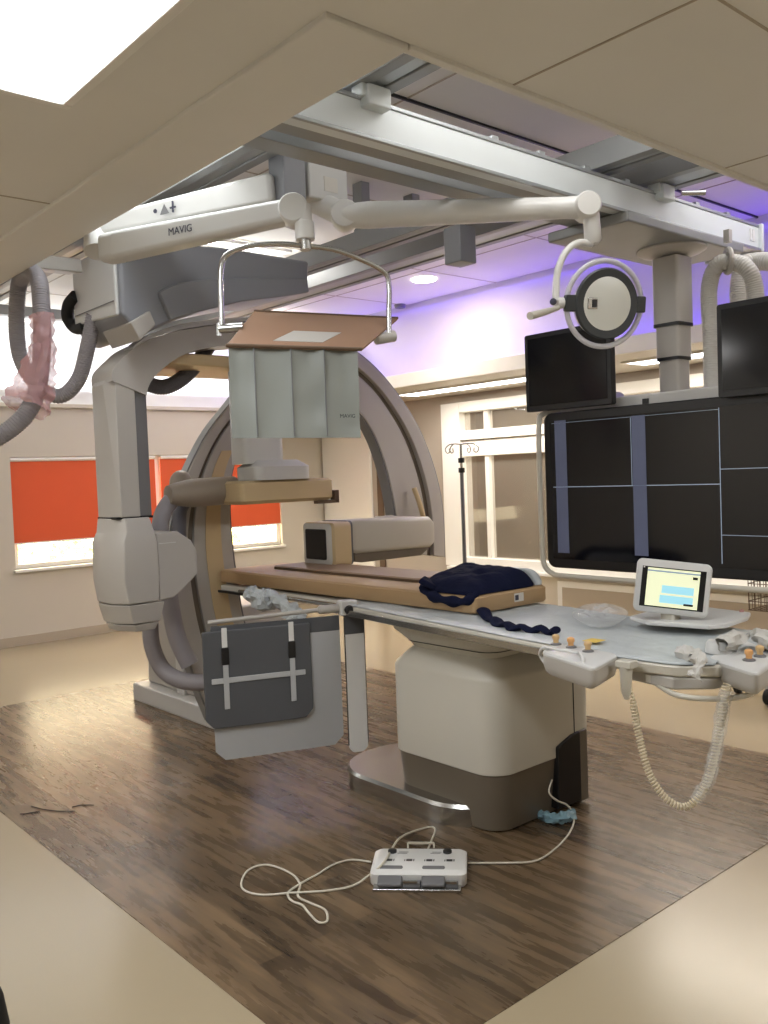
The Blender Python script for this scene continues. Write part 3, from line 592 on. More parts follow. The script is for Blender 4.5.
fold = lambda x, y: .040*abs(noise.noise(Vector((x*6+y*5, y*4-x*3, 1))))+.012*noise.noise(Vector((x*18, y*20, 5)))
ga = tag(cloth('g', 'navy', gp, 1.043, lambda x, y, t: ((.050+.035*(x-2.9)/.45)*(1-t**7)+fold(x, y)*(1-t**3)+.010), rings=20).build('garment', 'navy', ang=70), 'crumpled dark navy garment piled on the end of the mattress', 'garment')
MB().tube(spline([(2.91, 3.10, 1.06), (2.882, 3.04, 1.035), (2.872, 2.96, 1.018), (2.872, 2.86, 1.012), (2.885, 2.79, 1.02), (2.92, 2.76, 1.05)], 6), lambda i: .022+.006*math.sin(i*.8), 10).build('draped_sleeve', 'navy', ga)
cf = MB().beam(D(444, 592, 4.22), D(421, 579, 4.24), .080, .03, .11, .03).build('sleeve_cuff', 'navy', ga, bevel=.010)
tag(cloth('w', 'sheet', [(3.345, 2.78), (3.395, 2.78), (3.395, 2.95), (3.39, 3.1), (3.365, 3.1), (3.362, 2.95)], 1.042, lambda x, y, t: .055*(1-t**6)+.02).build('folded_towel', 'sheet', ang=70), 'white folded cloth peeking out behind the navy garment', 'cloth')
st = spline([onZ(482, 611, .972), onZ(492, 620, .965), onZ(505, 625, .965), onZ(520, 628, .965), onZ(540, 630, .965), onZ(556, 632, .965)], 6)
tag(MB().tube([p+Vector((0, 0, .008*math.sin(i*1.1))) for i, p in enumerate(st)], lambda i: .026+.005*math.sin(i*.9), 12, flat=.5).build('fabric_strap', 'navy'), 'navy fabric strip lying loose on the white sheet', 'strap')
tag(cloth('f', 'film', [tuple(onZ(x, y, .96))[:2] for x, y in ((572, 616), (585, 607), (610, 606), (628, 614), (615, 626), (590, 627))], .962, lambda x, y, t: .008+(1-t**2)*.05*abs(noise.noise(Vector((x*22, y*22, 2))))).build('plastic_wrap', 'film', ang=20), 'crumpled clear plastic film on the sheet beyond the navy strip', 'plastic wrap')
# control modules
def ctl(poly, zt, lab, knobs, amber):
    poly = [Vector((p[0], p[1], 0)) for p in poly]; c = sum(poly, Vector())/4
    t = thing('control_module', lab, 'control panel', (c.x, c.y, zt-.075), 'table side control modules')
    rp = []                                   # rounded corners
    for i in range(4):
        p, q, r = poly[i], poly[i-1], poly[(i+1) % 4]; u = (q-p).normalized()*.035; w = (r-p).normalized()*.035
        for k in range(6): f = k/5; rp.append((p+u)*(1-f)**2+p*2*f*(1-f)+(p+w)*f*f)
    sc = lambda e, z: [tuple(p.lerp(c, e))[:2]+(z,) for p in rp]
    MB().loft([sc(.16, zt-.080), sc(.06, zt-.070), sc(.01, zt-.050), sc(0, zt-.014)]).build('module_case', 'gant', t)
    MB().loft([sc(0, zt-.014), sc(-.01, zt-.010), sc(0, zt-.004), sc(.04, zt)]).build('module_top', 'gantw', t)
    for i, (x, y) in enumerate(knobs):
        kb_ = MB().disc((x, y, zt), (0, 0, 1), [(.020, 0), (.020, .004), (.012, .008)], 24).build('knob_base', 'gantd', t)
        kb_['_o'] = tuple(t['_o'])
        MB().disc((x, y, zt+.006), (0, 0, 1), [(.010, 0), (.010, .012), (.014, .018), (.013, .028), (.006, .032)], 20).build('knob', 'orange' if i in amber else 'knob', kb_)
    return t
t1 = ctl([onZ(x, y, .955) for x, y in ((556, 642), (541, 651), (594, 668), (619, 654))], .955, 'grey control module with ivory knobs on the near table side', [onZ(556, 644, .957)[:2], onZ(571, 647, .957)[:2], onZ(588, 651, .957)[:2]], (1,))
MB().tube(spline([onZ(552, 649, .955), onZ(543, 648, .962), onZ(540, 655, .93), onZ(546, 664, .90), onZ(552, 668, .90)], 5), .006, 10).build('guard_bar', 'gantw', t1)
MB().tube(spline([onZ(578, 652, .955), onZ(583, 658, .965), onZ(583, 670, .93), onZ(587, 679, .90), onZ(594, 683, .89)], 5), .006, 10).build('guard_bar', 'gantw', t1)
MB().tube(spline([onZ(545, 647, .964), onZ(560, 650, .97), onZ(578, 653, .966)], 5), .005, 10).build('guard_bar', 'gantw', t1)
tag(MB().box(*sum([[onZ(594, 643, .957)[i]-.03, onZ(594, 643, .957)[i]+.03] for i in range(2)], []), .966, .9675).build('warning_label', 'yellow'), 'yellow label on the sheet edge behind the near control module', 'label')
t2 = ctl([onZ(x, y, .955) for x, y in ((708, 658), (757, 673), (782, 655), (738, 637))], .955, 'grey control module at the foot corner under tangled wrap', [onZ(749, 660, .957)[:2], onZ(760, 656, .957)[:2], onZ(768, 651, .957)[:2]], (0,))
MB().disc(onZ(719, 652, .955), (0, 0, 1), [(.045, 0), (.042, .03), (.035, .04), (.02, .042)], 28).build('joystick_base', 'gantw', t2)
tag(wrap([onZ(722, 645, .99), onZ(735, 640, .995), onZ(748, 634, 1.0), onZ(760, 636, 1.0), onZ(775, 644, .99)], lambda t: .020+.012*math.sin(9*t), 7, 14, 6, .8).build('plastic_wrap', 'hosew', ang=25), 'bunched white plastic wrap along the foot corner control module', 'plastic wrap')
tag(wrap([onZ(680, 652, .965), onZ(690, 655, .968), onZ(700, 660, .97), onZ(698, 668, .95), onZ(694, 678, .92)], lambda t: .020+.008*math.sin(7*t), 9, 14, 6, .8).build('plastic_wrap', 'hosew', ang=25), 'white plastic cover scrunched around the table rail by the label', 'plastic wrap')
# handset with coiled cord
hs_ = thing('hand_switch', 'beige hand switch hanging in its holder from the table edge', 'hand switch', (2.53, 1.71, .82))
h0 = onZ(630, 658, .955)+Vector((-.03, -.01, 0))
MB().box(h0.x-.03, h0.x+.02, h0.y-.03, h0.y+.03, .93, .955).build('holder', 'cream', hs_, bevel=.005)
MB().tube([h0+Vector((-.01, -.0, -.02)), h0+Vector((-.012, 0, -.105)), h0+Vector((-.012, 0, -.13))], lambda i: (.022, .017, .008)[i], 14).build('grip', 'cream', hs_)
pa = spline([D(632, 692, 2.95), D(634, 708, 2.95), D(640, 740, 2.93), D(650, 775, 2.9), D(668, 800, 2.87), D(688, 806, 2.85), D(706, 785, 2.84), D(716, 750, 2.84), D(722, 715, 2.84), D(727, 684, 2.84)], 16)
pr_ = resample(pa, .0016); cu = []
for i, p in enumerate(pr_):
    t = (pr_[min(i+1, len(pr_)-1)]-pr_[max(i-1, 0)]).normalized(); u = t.cross(FW).normalized(); w = t.cross(u); f = i/len(pr_); r = .010+.006*max(0, (f-.5))
    if f < .05: r *= f/.05
    a = 2*PI*i/6.5; cu.append(p+u*r*math.cos(a)+w*r*math.sin(a))
tag(MB().tube(cu, .0034, 6).build('coiled_cord', 'coil'), 'beige coiled cord looping below the foot of the table', 'cord')
tag(wrap([D(727, 690, 2.84), D(722, 715, 2.84), D(717, 745, 2.84), D(708, 780, 2.84), D(695, 800, 2.85)], lambda t: .022-.004*t, 4, 14, 8, .5).build('cord_sleeve', 'film', ang=30), 'clear plastic sleeve around the rising half of the coiled cord', 'sleeve')
# touch screen
ts_ = thing('touch_monitor', 'small white framed touch screen glowing pale green above the table', 'monitor', (3.2, 1.9, .965))
C0 = D(672.5, 588, 3.42); xr_ = (D(706, 591, 3.40)-D(640, 584, 3.45)).normalized(); yr_ = Vector((0, 0, 1))-xr_*xr_.z; yr_.normalize(); zr_ = xr_.cross(yr_)
TM = Matrix((xr_, yr_, zr_)).transposed().to_4x4(); TM.translation = C0
def rl(w, h, r, z, n=5): return [(a, b, z) for a, b in rrect(-w, w, -h, h, r, n)]
MB(TM).loft([rl(.128, .092, .02, -.022), rl(.139, .103, .022, -.015), rl(.139, .103, .022, .0), rl(.134, .098, .02, .005)]).build('screen_frame', 'gantw', ts_)
MB(TM).box(-.118, .118, -.080, .076, .004, .0065).build('screen_glass', 'black', ts_)
sg_ = [c for c in ts_.children if c.name.startswith('screen_glass')][0]
MB(TM).box(-.098, .096, -.075, .072, .0065, .0075).build('screen_image', 'lcd', sg_)
MB(TM).box(-.098, .096, .058, .064, .0075, .008).build('screen_menu', 'gridline', sg_)
MB(TM).box(-.04, .078, -.022, .008, .0075, .008).box(-.045, .078, -.06, -.03, .0075, .008).build('screen_panel', 'lcdblue', sg_)
MB(TM).box(.07, .088, .04, .05, .0075, .0082).box(.045, .08, -.064, -.056, .0075, .0082).build('screen_button', 'black', sg_)
MB(TM).disc((-.112, .072, .0065), (0, 0, 1), [(.003, 0), (.003, .001)], 12).build('power_light', 'white', ts_)
MB().loft([[(C0.x+.03+a, C0.y+.03+b, z) for a, b in rrect(-.03, .03, -.03, .03, .012, 4)] for z in (.99, C0.z-.06)]).build('neck', 'cream', ts_)
tray = [(2.99, 1.93), (3.04, 1.70), (3.10, 1.665), (3.30, 1.68), (3.40, 1.72), (3.43, 1.98), (3.36, 2.06), (3.05, 2.05)]
MB().prism(tray, .982, 1.0, 2).build('base_tray', 'gantw', ts_, bevel=.006, seg=3)
MB().cyl((3.2, 1.86, .956), (3.2, 1.86, .984), .06).build('pivot', 'gantd', ts_)
MB().disc((3.385, 1.75, 1.0), (0, 0, 1), [(.009, 0), (.009, .006), (.005, .010)], 16).build('stop_button', 'pink', ts_)
# crumpled wrapped clamp under the head rail
tag(wrap([D(246, 592, 5.0), D(256, 596, 4.98), D(266, 600, 4.96), D(276, 600, 4.94), D(286, 606, 4.9), D(294, 616, 4.88), D(297, 622, 4.88)], lambda t: .03+.03*abs(math.sin(5*t)), 2, 16, 6, .7).build('plastic_wrap', 'sheet', ang=25), 'white plastic wrapped clamp dangling under the head rail', 'plastic wrap')

# ================================================================== LEAD SKIRT
J = Vector((2.765, 3.56, .93)); du = Vector((-.93, .367, 0)); dn = Vector((-.367, -.93, 0))
LT = Matrix((du, dn, Vector((0, 0, 1)))).transposed().to_4x4(); LT.translation = Vector((J.x, J.y, 0))
ls = thing('lead_skirt', 'light grey lead skirt hanging from a swivel arm on the table rail', 'lead skirt', (2.6, 3.6, .25))
def soft(x0, x1, z0, z1, y, th, rb=.03, seed=0, wav=.006):
    b = MB(LT); n = 14; mz = 10; vs = []; fs = []
    for side in (0, 1):
        for j in range(mz+1):
            for i in range(n+1):
                u = i/n; v = j/mz; x = x0+(x1-x0)*u; z = z0+(z1-z0)*v
                if v < .12: c = min(u, 1-u)*(x1-x0); e = max(0, rb-c); z += e*e/rb*.9*(1-v/.12)
                yy = y+wav*noise.noise(Vector((u*3+seed, v*2, seed)))
                vs.append((x, yy+(th if side else 0), z))
    q = (n+1)*(mz+1)
    for j in range(mz):
        for i in range(n):
            a = j*(n+1)+i; fs += [(a, a+n+1, a+n+2, a+1), (a+q, a+1+q, a+n+2+q, a+n+1+q)]
    for i in range(n): a = i; fs.append((a, a+1, a+1+q, a+q)); a = mz*(n+1)+i; fs.append((a+q, a+1+q, a+1, a))
    for j in range(mz): a = j*(n+1); fs.append((a+q, a+n+1+q, a+n+1, a)); a = j*(n+1)+n; fs.append((a, a+n+1, a+n+1+q, a+q))
    return b.add(vs, fs)
soft(.02, .67, .24, .90, 0, .010, .05, 1).build('skirt_panel', 'leadlight', ls, ang=60)
b = MB(LT); b.box(.02, .67, -.003, .014, .825, .90); b.build('skirt_band', 'leadgrey', ls, bevel=.003)
MB(LT).tube([(-.03, .005, .935), (.12, .005, .935), (.13, .005, .935), (.68, .005, .92)], lambda i: (.022, .022, .011, .011)[i], 12).build('swivel_arm', 'gant', ls)
MB(LT).box(-.07, .02, -.02, .05, .90, .975).build('rail_clamp', 'gantw', ls, bevel=.008)
MB(LT).disc((-.02, .05, .93), (0, 1, 0), [(.022, 0), (.024, .012), (.018, .022)], 20).build('clamp_knob', 'black', ls)
soft(-.105, -.005, .19, .92, .012, .010, .03, 5, .003).build('narrow_panel', 'white', ls, ang=60)
MB(LT).box(-.105, -.005, .009, .026, .80, .92).build('narrow_band', 'leadgrey', ls, bevel=.003)
for x in (-.108, -.004): MB(LT).box(x-.0015, x+.0015, .011, .023, .23, .92).build('panel_piping', 'print', ls)
sb = thing('lead_apron_flap', 'dark grey padded flap strapped over the front of the lead skirt', 'lead flap', (2.3, 3.7, .4))
soft(.180, .715, .405, .88, .018, .024, .05, 8, .008).build('flap_body', 'leadgrey', sb, bevel=.006, ang=60)
MB(LT).box(.215, .68, .044, .050, .625, .652).build('cross_strap', 'strap', sb, bevel=.004)
for x in (.61, .28):
    MB(LT).box(x-.013, x+.013, .046, .053, .50, .72).build('vertical_strap', 'strap', sb, bevel=.002)
    MB(LT).box(x-.013, x+.013, .044, .050, .78, .895).build('hanging_strap', 'white', sb, bevel=.002)
    MB(LT).box(x-.018, x+.018, .045, .056, .715, .80).build('buckle', 'black', sb, bevel=.004)

# ================================================================== SURGICAL LAMP
HX, HY = 2.26, 3.06
lp = thing('surgical_lamp', 'white ceiling surgical lamp with round head and black ring', 'lamp', (2.26, 3.06, 2.1))
e1 = D(590, 207, 3.5); e0 = D(345, 216, 3.72)
MB().box(HX-.03, HX+.18, HY-.08, HY+.10, 2.76, 2.93).build('ceiling_hub', 'gantw', lp, bevel=.012)
MB().box(HX+.05, HX+.12, HY-.083, HY-.079, 2.80, 2.86).build('type_plate', 'paper', lp)
MB().cyl((HX+.06, HY+.02, 2.9), (HX+.06, HY+.02, ZH), .05).build('drop_tube', 'gantw', lp)
MB().tube([e0, e0.lerp(e1, .1), e0.lerp(e1, .9), e1], lambda i: (.048, .055, .042, .048)[i], 20).build('spring_arm', 'white', lp)
MB().disc(e0-FW*.045+Vector((0, 0, 0)), FW, [(.055, 0), (.06, .01), (.06, .08), (.055, .09)], 28).build('rear_joint', 'white', lp)
MB().tube([Vector((HX+.06, HY, 2.78)), e0], .05, 20).build('hub_joint', 'white', lp)
MB().disc(e1-FW*.05+Vector((-.01, .01, .0)), FW, [(.045, 0), (.052, .01), (.052, .09), (.045, .10)], 28).build('front_joint', 'white', lp)
v0 = D(591, 212, 3.5); v1 = D(593, 240, 3.5)
MB().tube([v0, v1, v1+Vector((0, 0, -.015))], lambda i: (.032, .034, .022)[i], 20).build('drop_joint', 'white', lp)
MB().tube(spline([D(592, 244, 3.5), D(578, 243, 3.48), D(566, 252, 3.46), D(558, 270, 3.45), D(556, 290, 3.45), D(556, 302, 3.45)], 8), .014, 14).build('curved_arm', 'white', lp)
LC = D(604, 304, 3.5); LN = (EYE+Vector((.1, .05, -.25))-LC).normalized()
LN = (-FW*.95 + RT*.28 - UP*.18).normalized()
rR = .165
MB().torus(LC, LN, rR, .011, 56, 10).build('handle_ring', 'clearring', lp)
LC0 = LC
MB().disc(LC, LN, [(.02, -.05), (.09, -.045), (.125, -.02), (.132, 0), (.128, .012), (.11, .016)], 56).build('lamp_housing', 'white', lp)
MB().disc(LC, LN, [(.102, .012), (.136, .012), (.138, .020), (.132, .028), (.102, .026)], 56).build('black_ring', 'ring', lp)
MB().disc(LC, LN, [(.104, .014), (.104, .026), (.06, .031), (.004, .033)], 56).build('lamp_glass', 'headglass', lp)
ex_ = LN.cross(Vector((0, 0, 1))).normalized(); ey_ = ex_.cross(LN).normalized()
if ex_.dot(RT) < 0: ex_ = -ex_
LM = Matrix((ex_, LN.cross(ex_), LN)).transposed().to_4x4(); LM.translation = LC
for sgn in (-1, 1): MB(LM).box(sgn*.150-.026, sgn*.150+.026, -.032, .032, -.006, .022).build('side_lug', 'ring', lp, bevel=.006)
MB(LM).box(-.088, -.045, -.022, .022, .026, .033).build('sensor_plate', 'steel', lp, bevel=.004); MB(LM).box(-.07, -.05, -.015, .015, .033, .036).build('sensor_window', 'black', lp, bevel=.003)
MB().tube([D(556, 303, 3.45), D(572, 303, 3.47)], .022, 16).build('hinge_block', 'white', lp)
MB().disc(D(553, 302, 3.43), -FW, [(.013, 0), (.013, .008), (.008, .011)], 20).build('blue_cap', 'ink', lp)
MB().tube([D(558, 308, 3.44), D(545, 312, 3.38), D(530, 316, 3.30)], lambda i: (.010, .013, .015)[i], 14).build('handle', 'cream', lp)

# ================================================================== LEAD SHIELD ON ARM
ss = thing('lead_shield', 'brown radiation shield with grey lead flaps hanging on a ceiling arm', 'radiation shield', (2.0, 2.75, 1.75))
hb = D(287, 173, 3.62)
MB().box(hb.x-.055, hb.x+.055, hb.y-.055, hb.y+.055, hb.z-.13, 2.96).build('arm_hub', 'carriage', ss, bevel=.008)
MB().cyl((hb.x, hb.y, 2.95), (hb.x, hb.y, ZH), .05).build('drop_tube', 'carriage', ss)
u0 = D(276, 190, 3.60); u1 = D(102, 228, 3.88)
MB().beam(u0, u1, .10, .125, .09, .085).build('upper_arm', 'gantw', ss, bevel=.02, seg=3)
l0 = D(104, 250, 3.82); l1 = D(294, 211, 3.32)
MB().beam(l0, l0.lerp(l1, .12), .10, .125).build('arm_knuckle', 'gantw', ss, bevel=.03, seg=3)
MB().beam(l0.lerp(l1, .08), l1, .10, .12, .09, .085).build('lower_arm', 'gantw', ss, bevel=.022, seg=3)
MB().cyl(D(98, 252, 3.85), D(98, 224, 3.9), .06).build('elbow', 'gantw', ss)
MB().disc(l1-FW*.05, FW, [(.05, 0), (.056, .01), (.056, .10), (.05, .11)], 28).build('front_joint', 'white', ss)
MB().tube([D(303, 205, 3.30), D(304, 222, 3.30), D(304.5, 223, 3.30), D(305, 240, 3.30)], lambda i: (.03, .03, .036, .036)[i], 20).build('drop_joint', 'white', ss)
MB().tube([D(305, 240, 3.30), D(306, 250, 3.30)], .022, 18).build('swivel_collar', 'steel', ss)
MB().tube(spline([D(222, 328, 3.2), D(221, 300, 3.2), D(221, 268, 3.2), D(228, 254, 3.21), D(250, 246, 3.23), D(280, 244, 3.27), D(306, 246, 3.3), D(335, 250, 3.33), D(362, 260, 3.36), D(384, 272, 3.39), D(389, 286, 3.4), D(389, 310, 3.4), D(389, 335, 3.4)], 8), .010, 12).build('yoke', 'steel', ss)
MB().tube([D(219, 329, 3.2), D(243, 327, 3.2)], .017, 16).build('pivot_left', 'steel', ss)
MB().tube([D(219, 323, 3.2), D(219, 336, 3.2)], .009, 12).build('pivot_knob', 'steel', ss)
MB().tube([D(376, 339, 3.38), D(394, 336, 3.42)], .022, 16).build('pivot_right', 'gant', ss)
q = [D(254, 311, 3.35), D(398, 318, 3.5), D(362, 349, 3.2), D(226, 345, 3.06)]
nn = (q[1]-q[0]).cross(q[3]-q[0]).normalized()*.010
MB().loft([[p for p in q], [p+nn for p in q]]).build('acrylic_panel', 'acryl', ss, bevel=.003)
MB().tube([q[0], q[1]], .005, 8).tube([q[3], q[2]], .006, 8).build('panel_edging', 'padedge', ss)
lb = [q[0].lerp(q[1], a).lerp(q[3].lerp(q[2], a), bb) for a, bb in ((.38, .55), (.72, .55), (.66, .85), (.30, .85))]
MB().loft([[p+nn*.0-nn.normalized()*.0015 for p in lb], [p+nn*1.15 for p in lb]]).build('care_label', 'gant', ss)
fa = D(229, 347, 3.07); fb = D(357, 350, 3.2); fd = Vector((0, 0, -1))
for i, (a0, a1) in enumerate(((0, .185), (.185, .47), (.47, .73), (.73, 1))):
    b = MB(); vs = []; fs = []; n, mz = 8, 12; L0 = fa.lerp(fb, a0-.004); L1 = fa.lerp(fb, a1+.004); sd = (fb-fa).normalized(); no = sd.cross(fd).normalized()
    for side in (0, 1):
        for j in range(mz+1):
            for k in range(n+1):
                u = k/n; v = j/mz; p = L0.lerp(L1, u)+fd*(v*.315)
                w = .010*noise.noise(Vector((i*3+u*2, v*3, .5)))+.010*math.sin(PI*u)+.006*math.sin(u*PI)*(1-v)
                vs.append(p+no*(w+side*.006))
    qn = (n+1)*(mz+1)
    for j in range(mz):
        for k in range(n): a = j*(n+1)+k; fs += [(a, a+n+1, a+n+2, a+1), (a+qn, a+1+qn, a+n+2+qn, a+n+1+qn)]
    for k in range(n): fs.append((k, k+1, k+1+qn, k+qn)); a = mz*(n+1)+k; fs.append((a+qn, a+1+qn, a+1, a))
    for j in range(mz): a = j*(n+1); fs.append((a+qn, a+n+1+qn, a+n+1, a)); a += n; fs.append((a, a+n+1, a+n+1+qn, a+qn))
    b.add(vs, fs); fo = b.build('lead_flap', 'flap', ss, ang=60)
for a0 in (.185, .47, .73):
    e_ = fa.lerp(fb, a0); n_ = (fb-fa).normalized().cross(fd).normalized(); n_ = n_ if n_.dot(FW) < 0 else -n_
    MB().tube([e_+n_*.006, e_+n_*.006+fd*.16, e_+n_*.008+fd*.31], .0022, 6).build('flap_seam', 'gantd', ss)
tx = fa.lerp(fb, .83)+fd*.245; sd = (fb-fa).normalized(); no = sd.cross(fd).normalized(); no = no if no.dot(FW) < 0 else -no
text('MAVIG', .019, 'print', ss, tx+no*.018, sd, (0, 0, 1))
ar = (l1-l0).normalized(); an = ar.cross(Vector((0, 0, 1))).normalized(); an = an if an.dot(FW) < 0 else -an
text('MAVIG', .042, 'ink', ss, l0.lerp(l1, .42)+an*.054-Vector((0, 0, .015)), ar, (0, 0, 1))
au = (u0-u1).normalized(); aun = au.cross(Vector((0, 0, 1))).normalized(); aun = aun if aun.dot(FW) < 0 else -aun
wp = u1.lerp(u0, .42)+aun*.056
MB().loft([[wp+au*x+Vector((0, 0, z))+aun*o for x, z in ((-.022, -.02), (.022, -.02), (0, .022))] for o in (0, .002)]).build('warning_triangle', 'gantd', ss)
MB().disc(wp-au*.045, aun, [(.009, 0), (.009, .002)], 14).build('warning_dot', 'ink', ss)
MB().beam(wp+au*.04+Vector((0, 0, -.02)), wp+au*.04+Vector((0, 0, .026)), .006, .006).beam(wp+au*.026, wp+au*.054, .005, .006).build('load_mark', 'ink', ss)
# small grey box hanging below the ceiling rail
bx = D(460, 247, 4.6)
t = thing('junction_box', 'small grey box hanging below the lamp arm from the ceiling rail', 'junction box', (bx.x, bx.y, bx.z-.08))
MB().box(bx.x-.06, bx.x+.06, bx.y-.06, bx.y+.06, bx.z-.09, bx.z+.1).build('box_body', 'carriage', t, bevel=.008); MB().box(bx.x-.02, bx.x+.02, bx.y-.02, bx.y+.02, bx.z+.09, ZH).build('stem', 'gant', t)

# ================================================================== IV POLE, TROLLEY
ip_ = onX(466, 570, 5.2); px, py = 5.2, 5.04
iv = thing('iv_pole', 'thin grey infusion pole with wire hooks near the control window', 'infusion pole', (px, py, 0))
MB().cyl((px, py, .08), (px, py, 1.62), .016, n=14).build('pole', 'gantd', iv); MB().cyl((px, py, 1.55), (px, py, 1.83), .010, n=12).build('upper_pole', 'steel', iv)
for z in (1.62, 1.70): MB().cyl((px, py, z-.02), (px, py, z+.02), .026, n=16).build('collar', 'black', iv, bevel=.004)
MB().tube([(px, py, .04), (px, py, .1)], .03, 14).build('base_hub', 'alud', iv)
for k in range(5):
    a = 2*PI*k/5+.3; e = Vector((px+.28*math.cos(a), py+.28*math.sin(a), .075))
    lg = MB().beam((px, py, .085), e, .03, .022).build('leg', 'alud', iv, bevel=.004); MB().disc(e+Vector((0, .012, -.046)), (0, -1, 0), [(.028, 0), (.028, .024)], 18).build('caster', 'rubber', lg)
for k, (dx, dy) in enumerate(((.08, -.07), (-.07, .06), (.045, -.035), (-.04, .05))):
    MB().tube(spline([(px, py, 1.83), (px+dx*.6, py+dy*.6, 1.835), (px+dx, py+dy, 1.83), (px+dx*1.35, py+dy*1.35, 1.80), (px+dx*1.25, py+dy*1.25, 1.765), (px+dx*1.0, py+dy*1.0, 1.77), (px+dx*1.02, py+dy*1.02, 1.80)], 5), .005, 8).build('hook', 'steel', iv)
tr = thing('equipment_trolley', 'small grey trolley with tray and wire basket at the right edge', 'trolley', (5.92, 2.78, 0))
tx0, ty0 = 5.92, 2.78
MB().cyl((tx0, ty0, .1), (tx0, ty0, .98), .018, n=14).build('post', 'gant', tr)
MB().loft([[(a, b, z) for a, b in rrect(tx0-.24, tx0+.24, ty0-.22, ty0+.22, .03, 4)] for z in (.975, .995)]).build('tray', 'gantw', tr)
MB().tube([(tx0+a, ty0+b, 1.01) for a, b in rrect(-.24, .24, -.22, .22, .03, 4)]+[(tx0+.24, ty0+.19, 1.01)], .007, 8).build('tray_rim', 'gantw', tr)
bk = MB(); x0, x1, y0, y1, z0, z1 = tx0-.18, tx0+.16, ty0-.18, ty0+.14, .60, .84
for k in range(9):
    x = x0+(x1-x0)*k/8; bk.tube([(x, y0, z1), (x+.0, y0+.01, z0), (x, y1-.01, z0), (x, y1, z1)], .0028, 6)
    y = y0+(y1-y0)*k/8; bk.tube([(x0, y, z1), (x0+.01, y, z0), (x1-.01, y, z0), (x1, y, z1)], .0028, 6)
for k in range(5): z = z0+(z1-z0)*k/4; bk.tube([(x0, y0, z), (x1, y0, z), (x1, y1, z), (x0, y1, z), (x0, y0, z)], .0032, 6)
bk.build('wire_basket', 'padedge', tr)
for k in range(5):
    a = 2*PI*k/5+.75; e = Vector((tx0+.28*math.cos(a), ty0+.28*math.sin(a), .11))
    lg = MB().beam((tx0, ty0, .125), e, .05, .035).build('leg', 'gantw', tr, bevel=.006)
    MB().disc(e+Vector((.0, .02, -.057)), (0, -1, 0), [(.045, 0), (.052, .008), (.052, .032), (.045, .04)], 22).build('caster', 'rubber', lg)
# things on the tray: small monitor cables
tag(MB().tube(spline([(tx0-.19, ty0-.05, 1.008), (tx0-.12, ty0-.16, 1.02), (tx0, ty0-.12, 1.008), (tx0+.08, ty0-.17, 1.02), (tx0+.16, ty0-.05, 1.008), (tx0+.02, ty0+.04, 1.012), (tx0-.1, ty0+.05, 1.008)], 8), .010, 10).build('cable_coil', 'rubber'), 'black cable lying coiled on the trolley tray', 'cable')

# ================================================================== FLOOR THINGS
fc = (onZ(370, 886, .02)+onZ(468, 887, .02)+onZ(379, 858, .02)+onZ(462, 858, .02))/4
fx = (onZ(468, 887, .02)-onZ(370, 886, .02)).normalized(); fx.z = 0; fx.normalize(); fy = Vector((0, 0, 1)).cross(fx)
FM = Matrix((fx, fy, Vector((0, 0, 1)))).transposed().to_4x4(); FM.translation = Vector((fc.x, fc.y, .0025))
fp = thing('foot_pedal', 'white foot pedal unit with two grey pedals on the wood floor', 'foot switch', (fc.x, fc.y, .0025))
W = .188
MB(FM).loft([[(a, b, z) for a, b in rrect(-W+e, W-e, -.10+e, .13-e, .025, 5)] for z, e in ((0, .006), (.01, 0), (.05, 0), (.06, .012))]).build('pedal_housing', 'white', fp)
MB(FM).box(-W+.015, W-.02, -.145, -.095, .0, .014).build('front_lip', 'steel', fp, bevel=.004)
for a, b in ((-.155, -.06), (.015, .105)): 
    MB(FM).loft([[(a, -.14, .018), (b, -.14, .018), (b, -.14, .032), (a, -.14, .032)], [(a, -.05, .045), (b, -.05, .045), (b, -.05, .068), (a, -.05, .068)]]).build('pedal', 'gantd', fp, bevel=.006)
for a, b in ((-.057, .012), (.108, .155)): MB(FM).box(a, b, -.125, -.09, .012, .03).box(a, b, -.095, -.08, .03, .055).build('pedal_bracket', 'black' if 0 else 'gantd', fp, bevel=.003)
for a, b in ((-.054, .0), (.11, .15)): MB(FM).box(a, b, -.128, -.12, .03, .038).build('bracket_bar', 'steel', fp)
for x in (-.115, .11): MB(FM).disc((x, .085, .06), (0, 0, 1), [(.018, 0), (.018, .008), (.012, .012)], 20).build('top_button', 'black', fp)
for x in (-.12, -.04, .04, .12):
    MB(FM).box(x-.012, x+.012, .0, .018, .0605, .0612).box(x+.016, x+.02, .0, .018, .0605, .0612).box(x-.02, x-.016, .0, .014, .0605, .0612).build('pictogram', 'print', fp)
for x in (-.075, .06): MB(FM).box(x-.018, x+.022, .07, .074, .0605, .0612).box(x-.012, x+.026, .082, .086, .0605, .0612).build('printed_line', 'gantd', fp)
def cable(px_, z=.008, r=.0045, zs=None): return MB().tube(spline([onZ(x, y, (zs or {}).get(i, z)) for i, (x, y) in enumerate(px_)], 8), r, 10)
tag(cable([(468, 863), (500, 863), (535, 861), (556, 848), (570, 832), (574, 818), (568, 806), (556, 800), (549, 792), (552, 780)], zs={5: .02, 6: .06, 7: .1, 8: .14, 9: .17}).build('pedal_cable', 'cablew'), 'white cable running from the foot pedal to the table base', 'cable', 'white cables of the foot pedal')
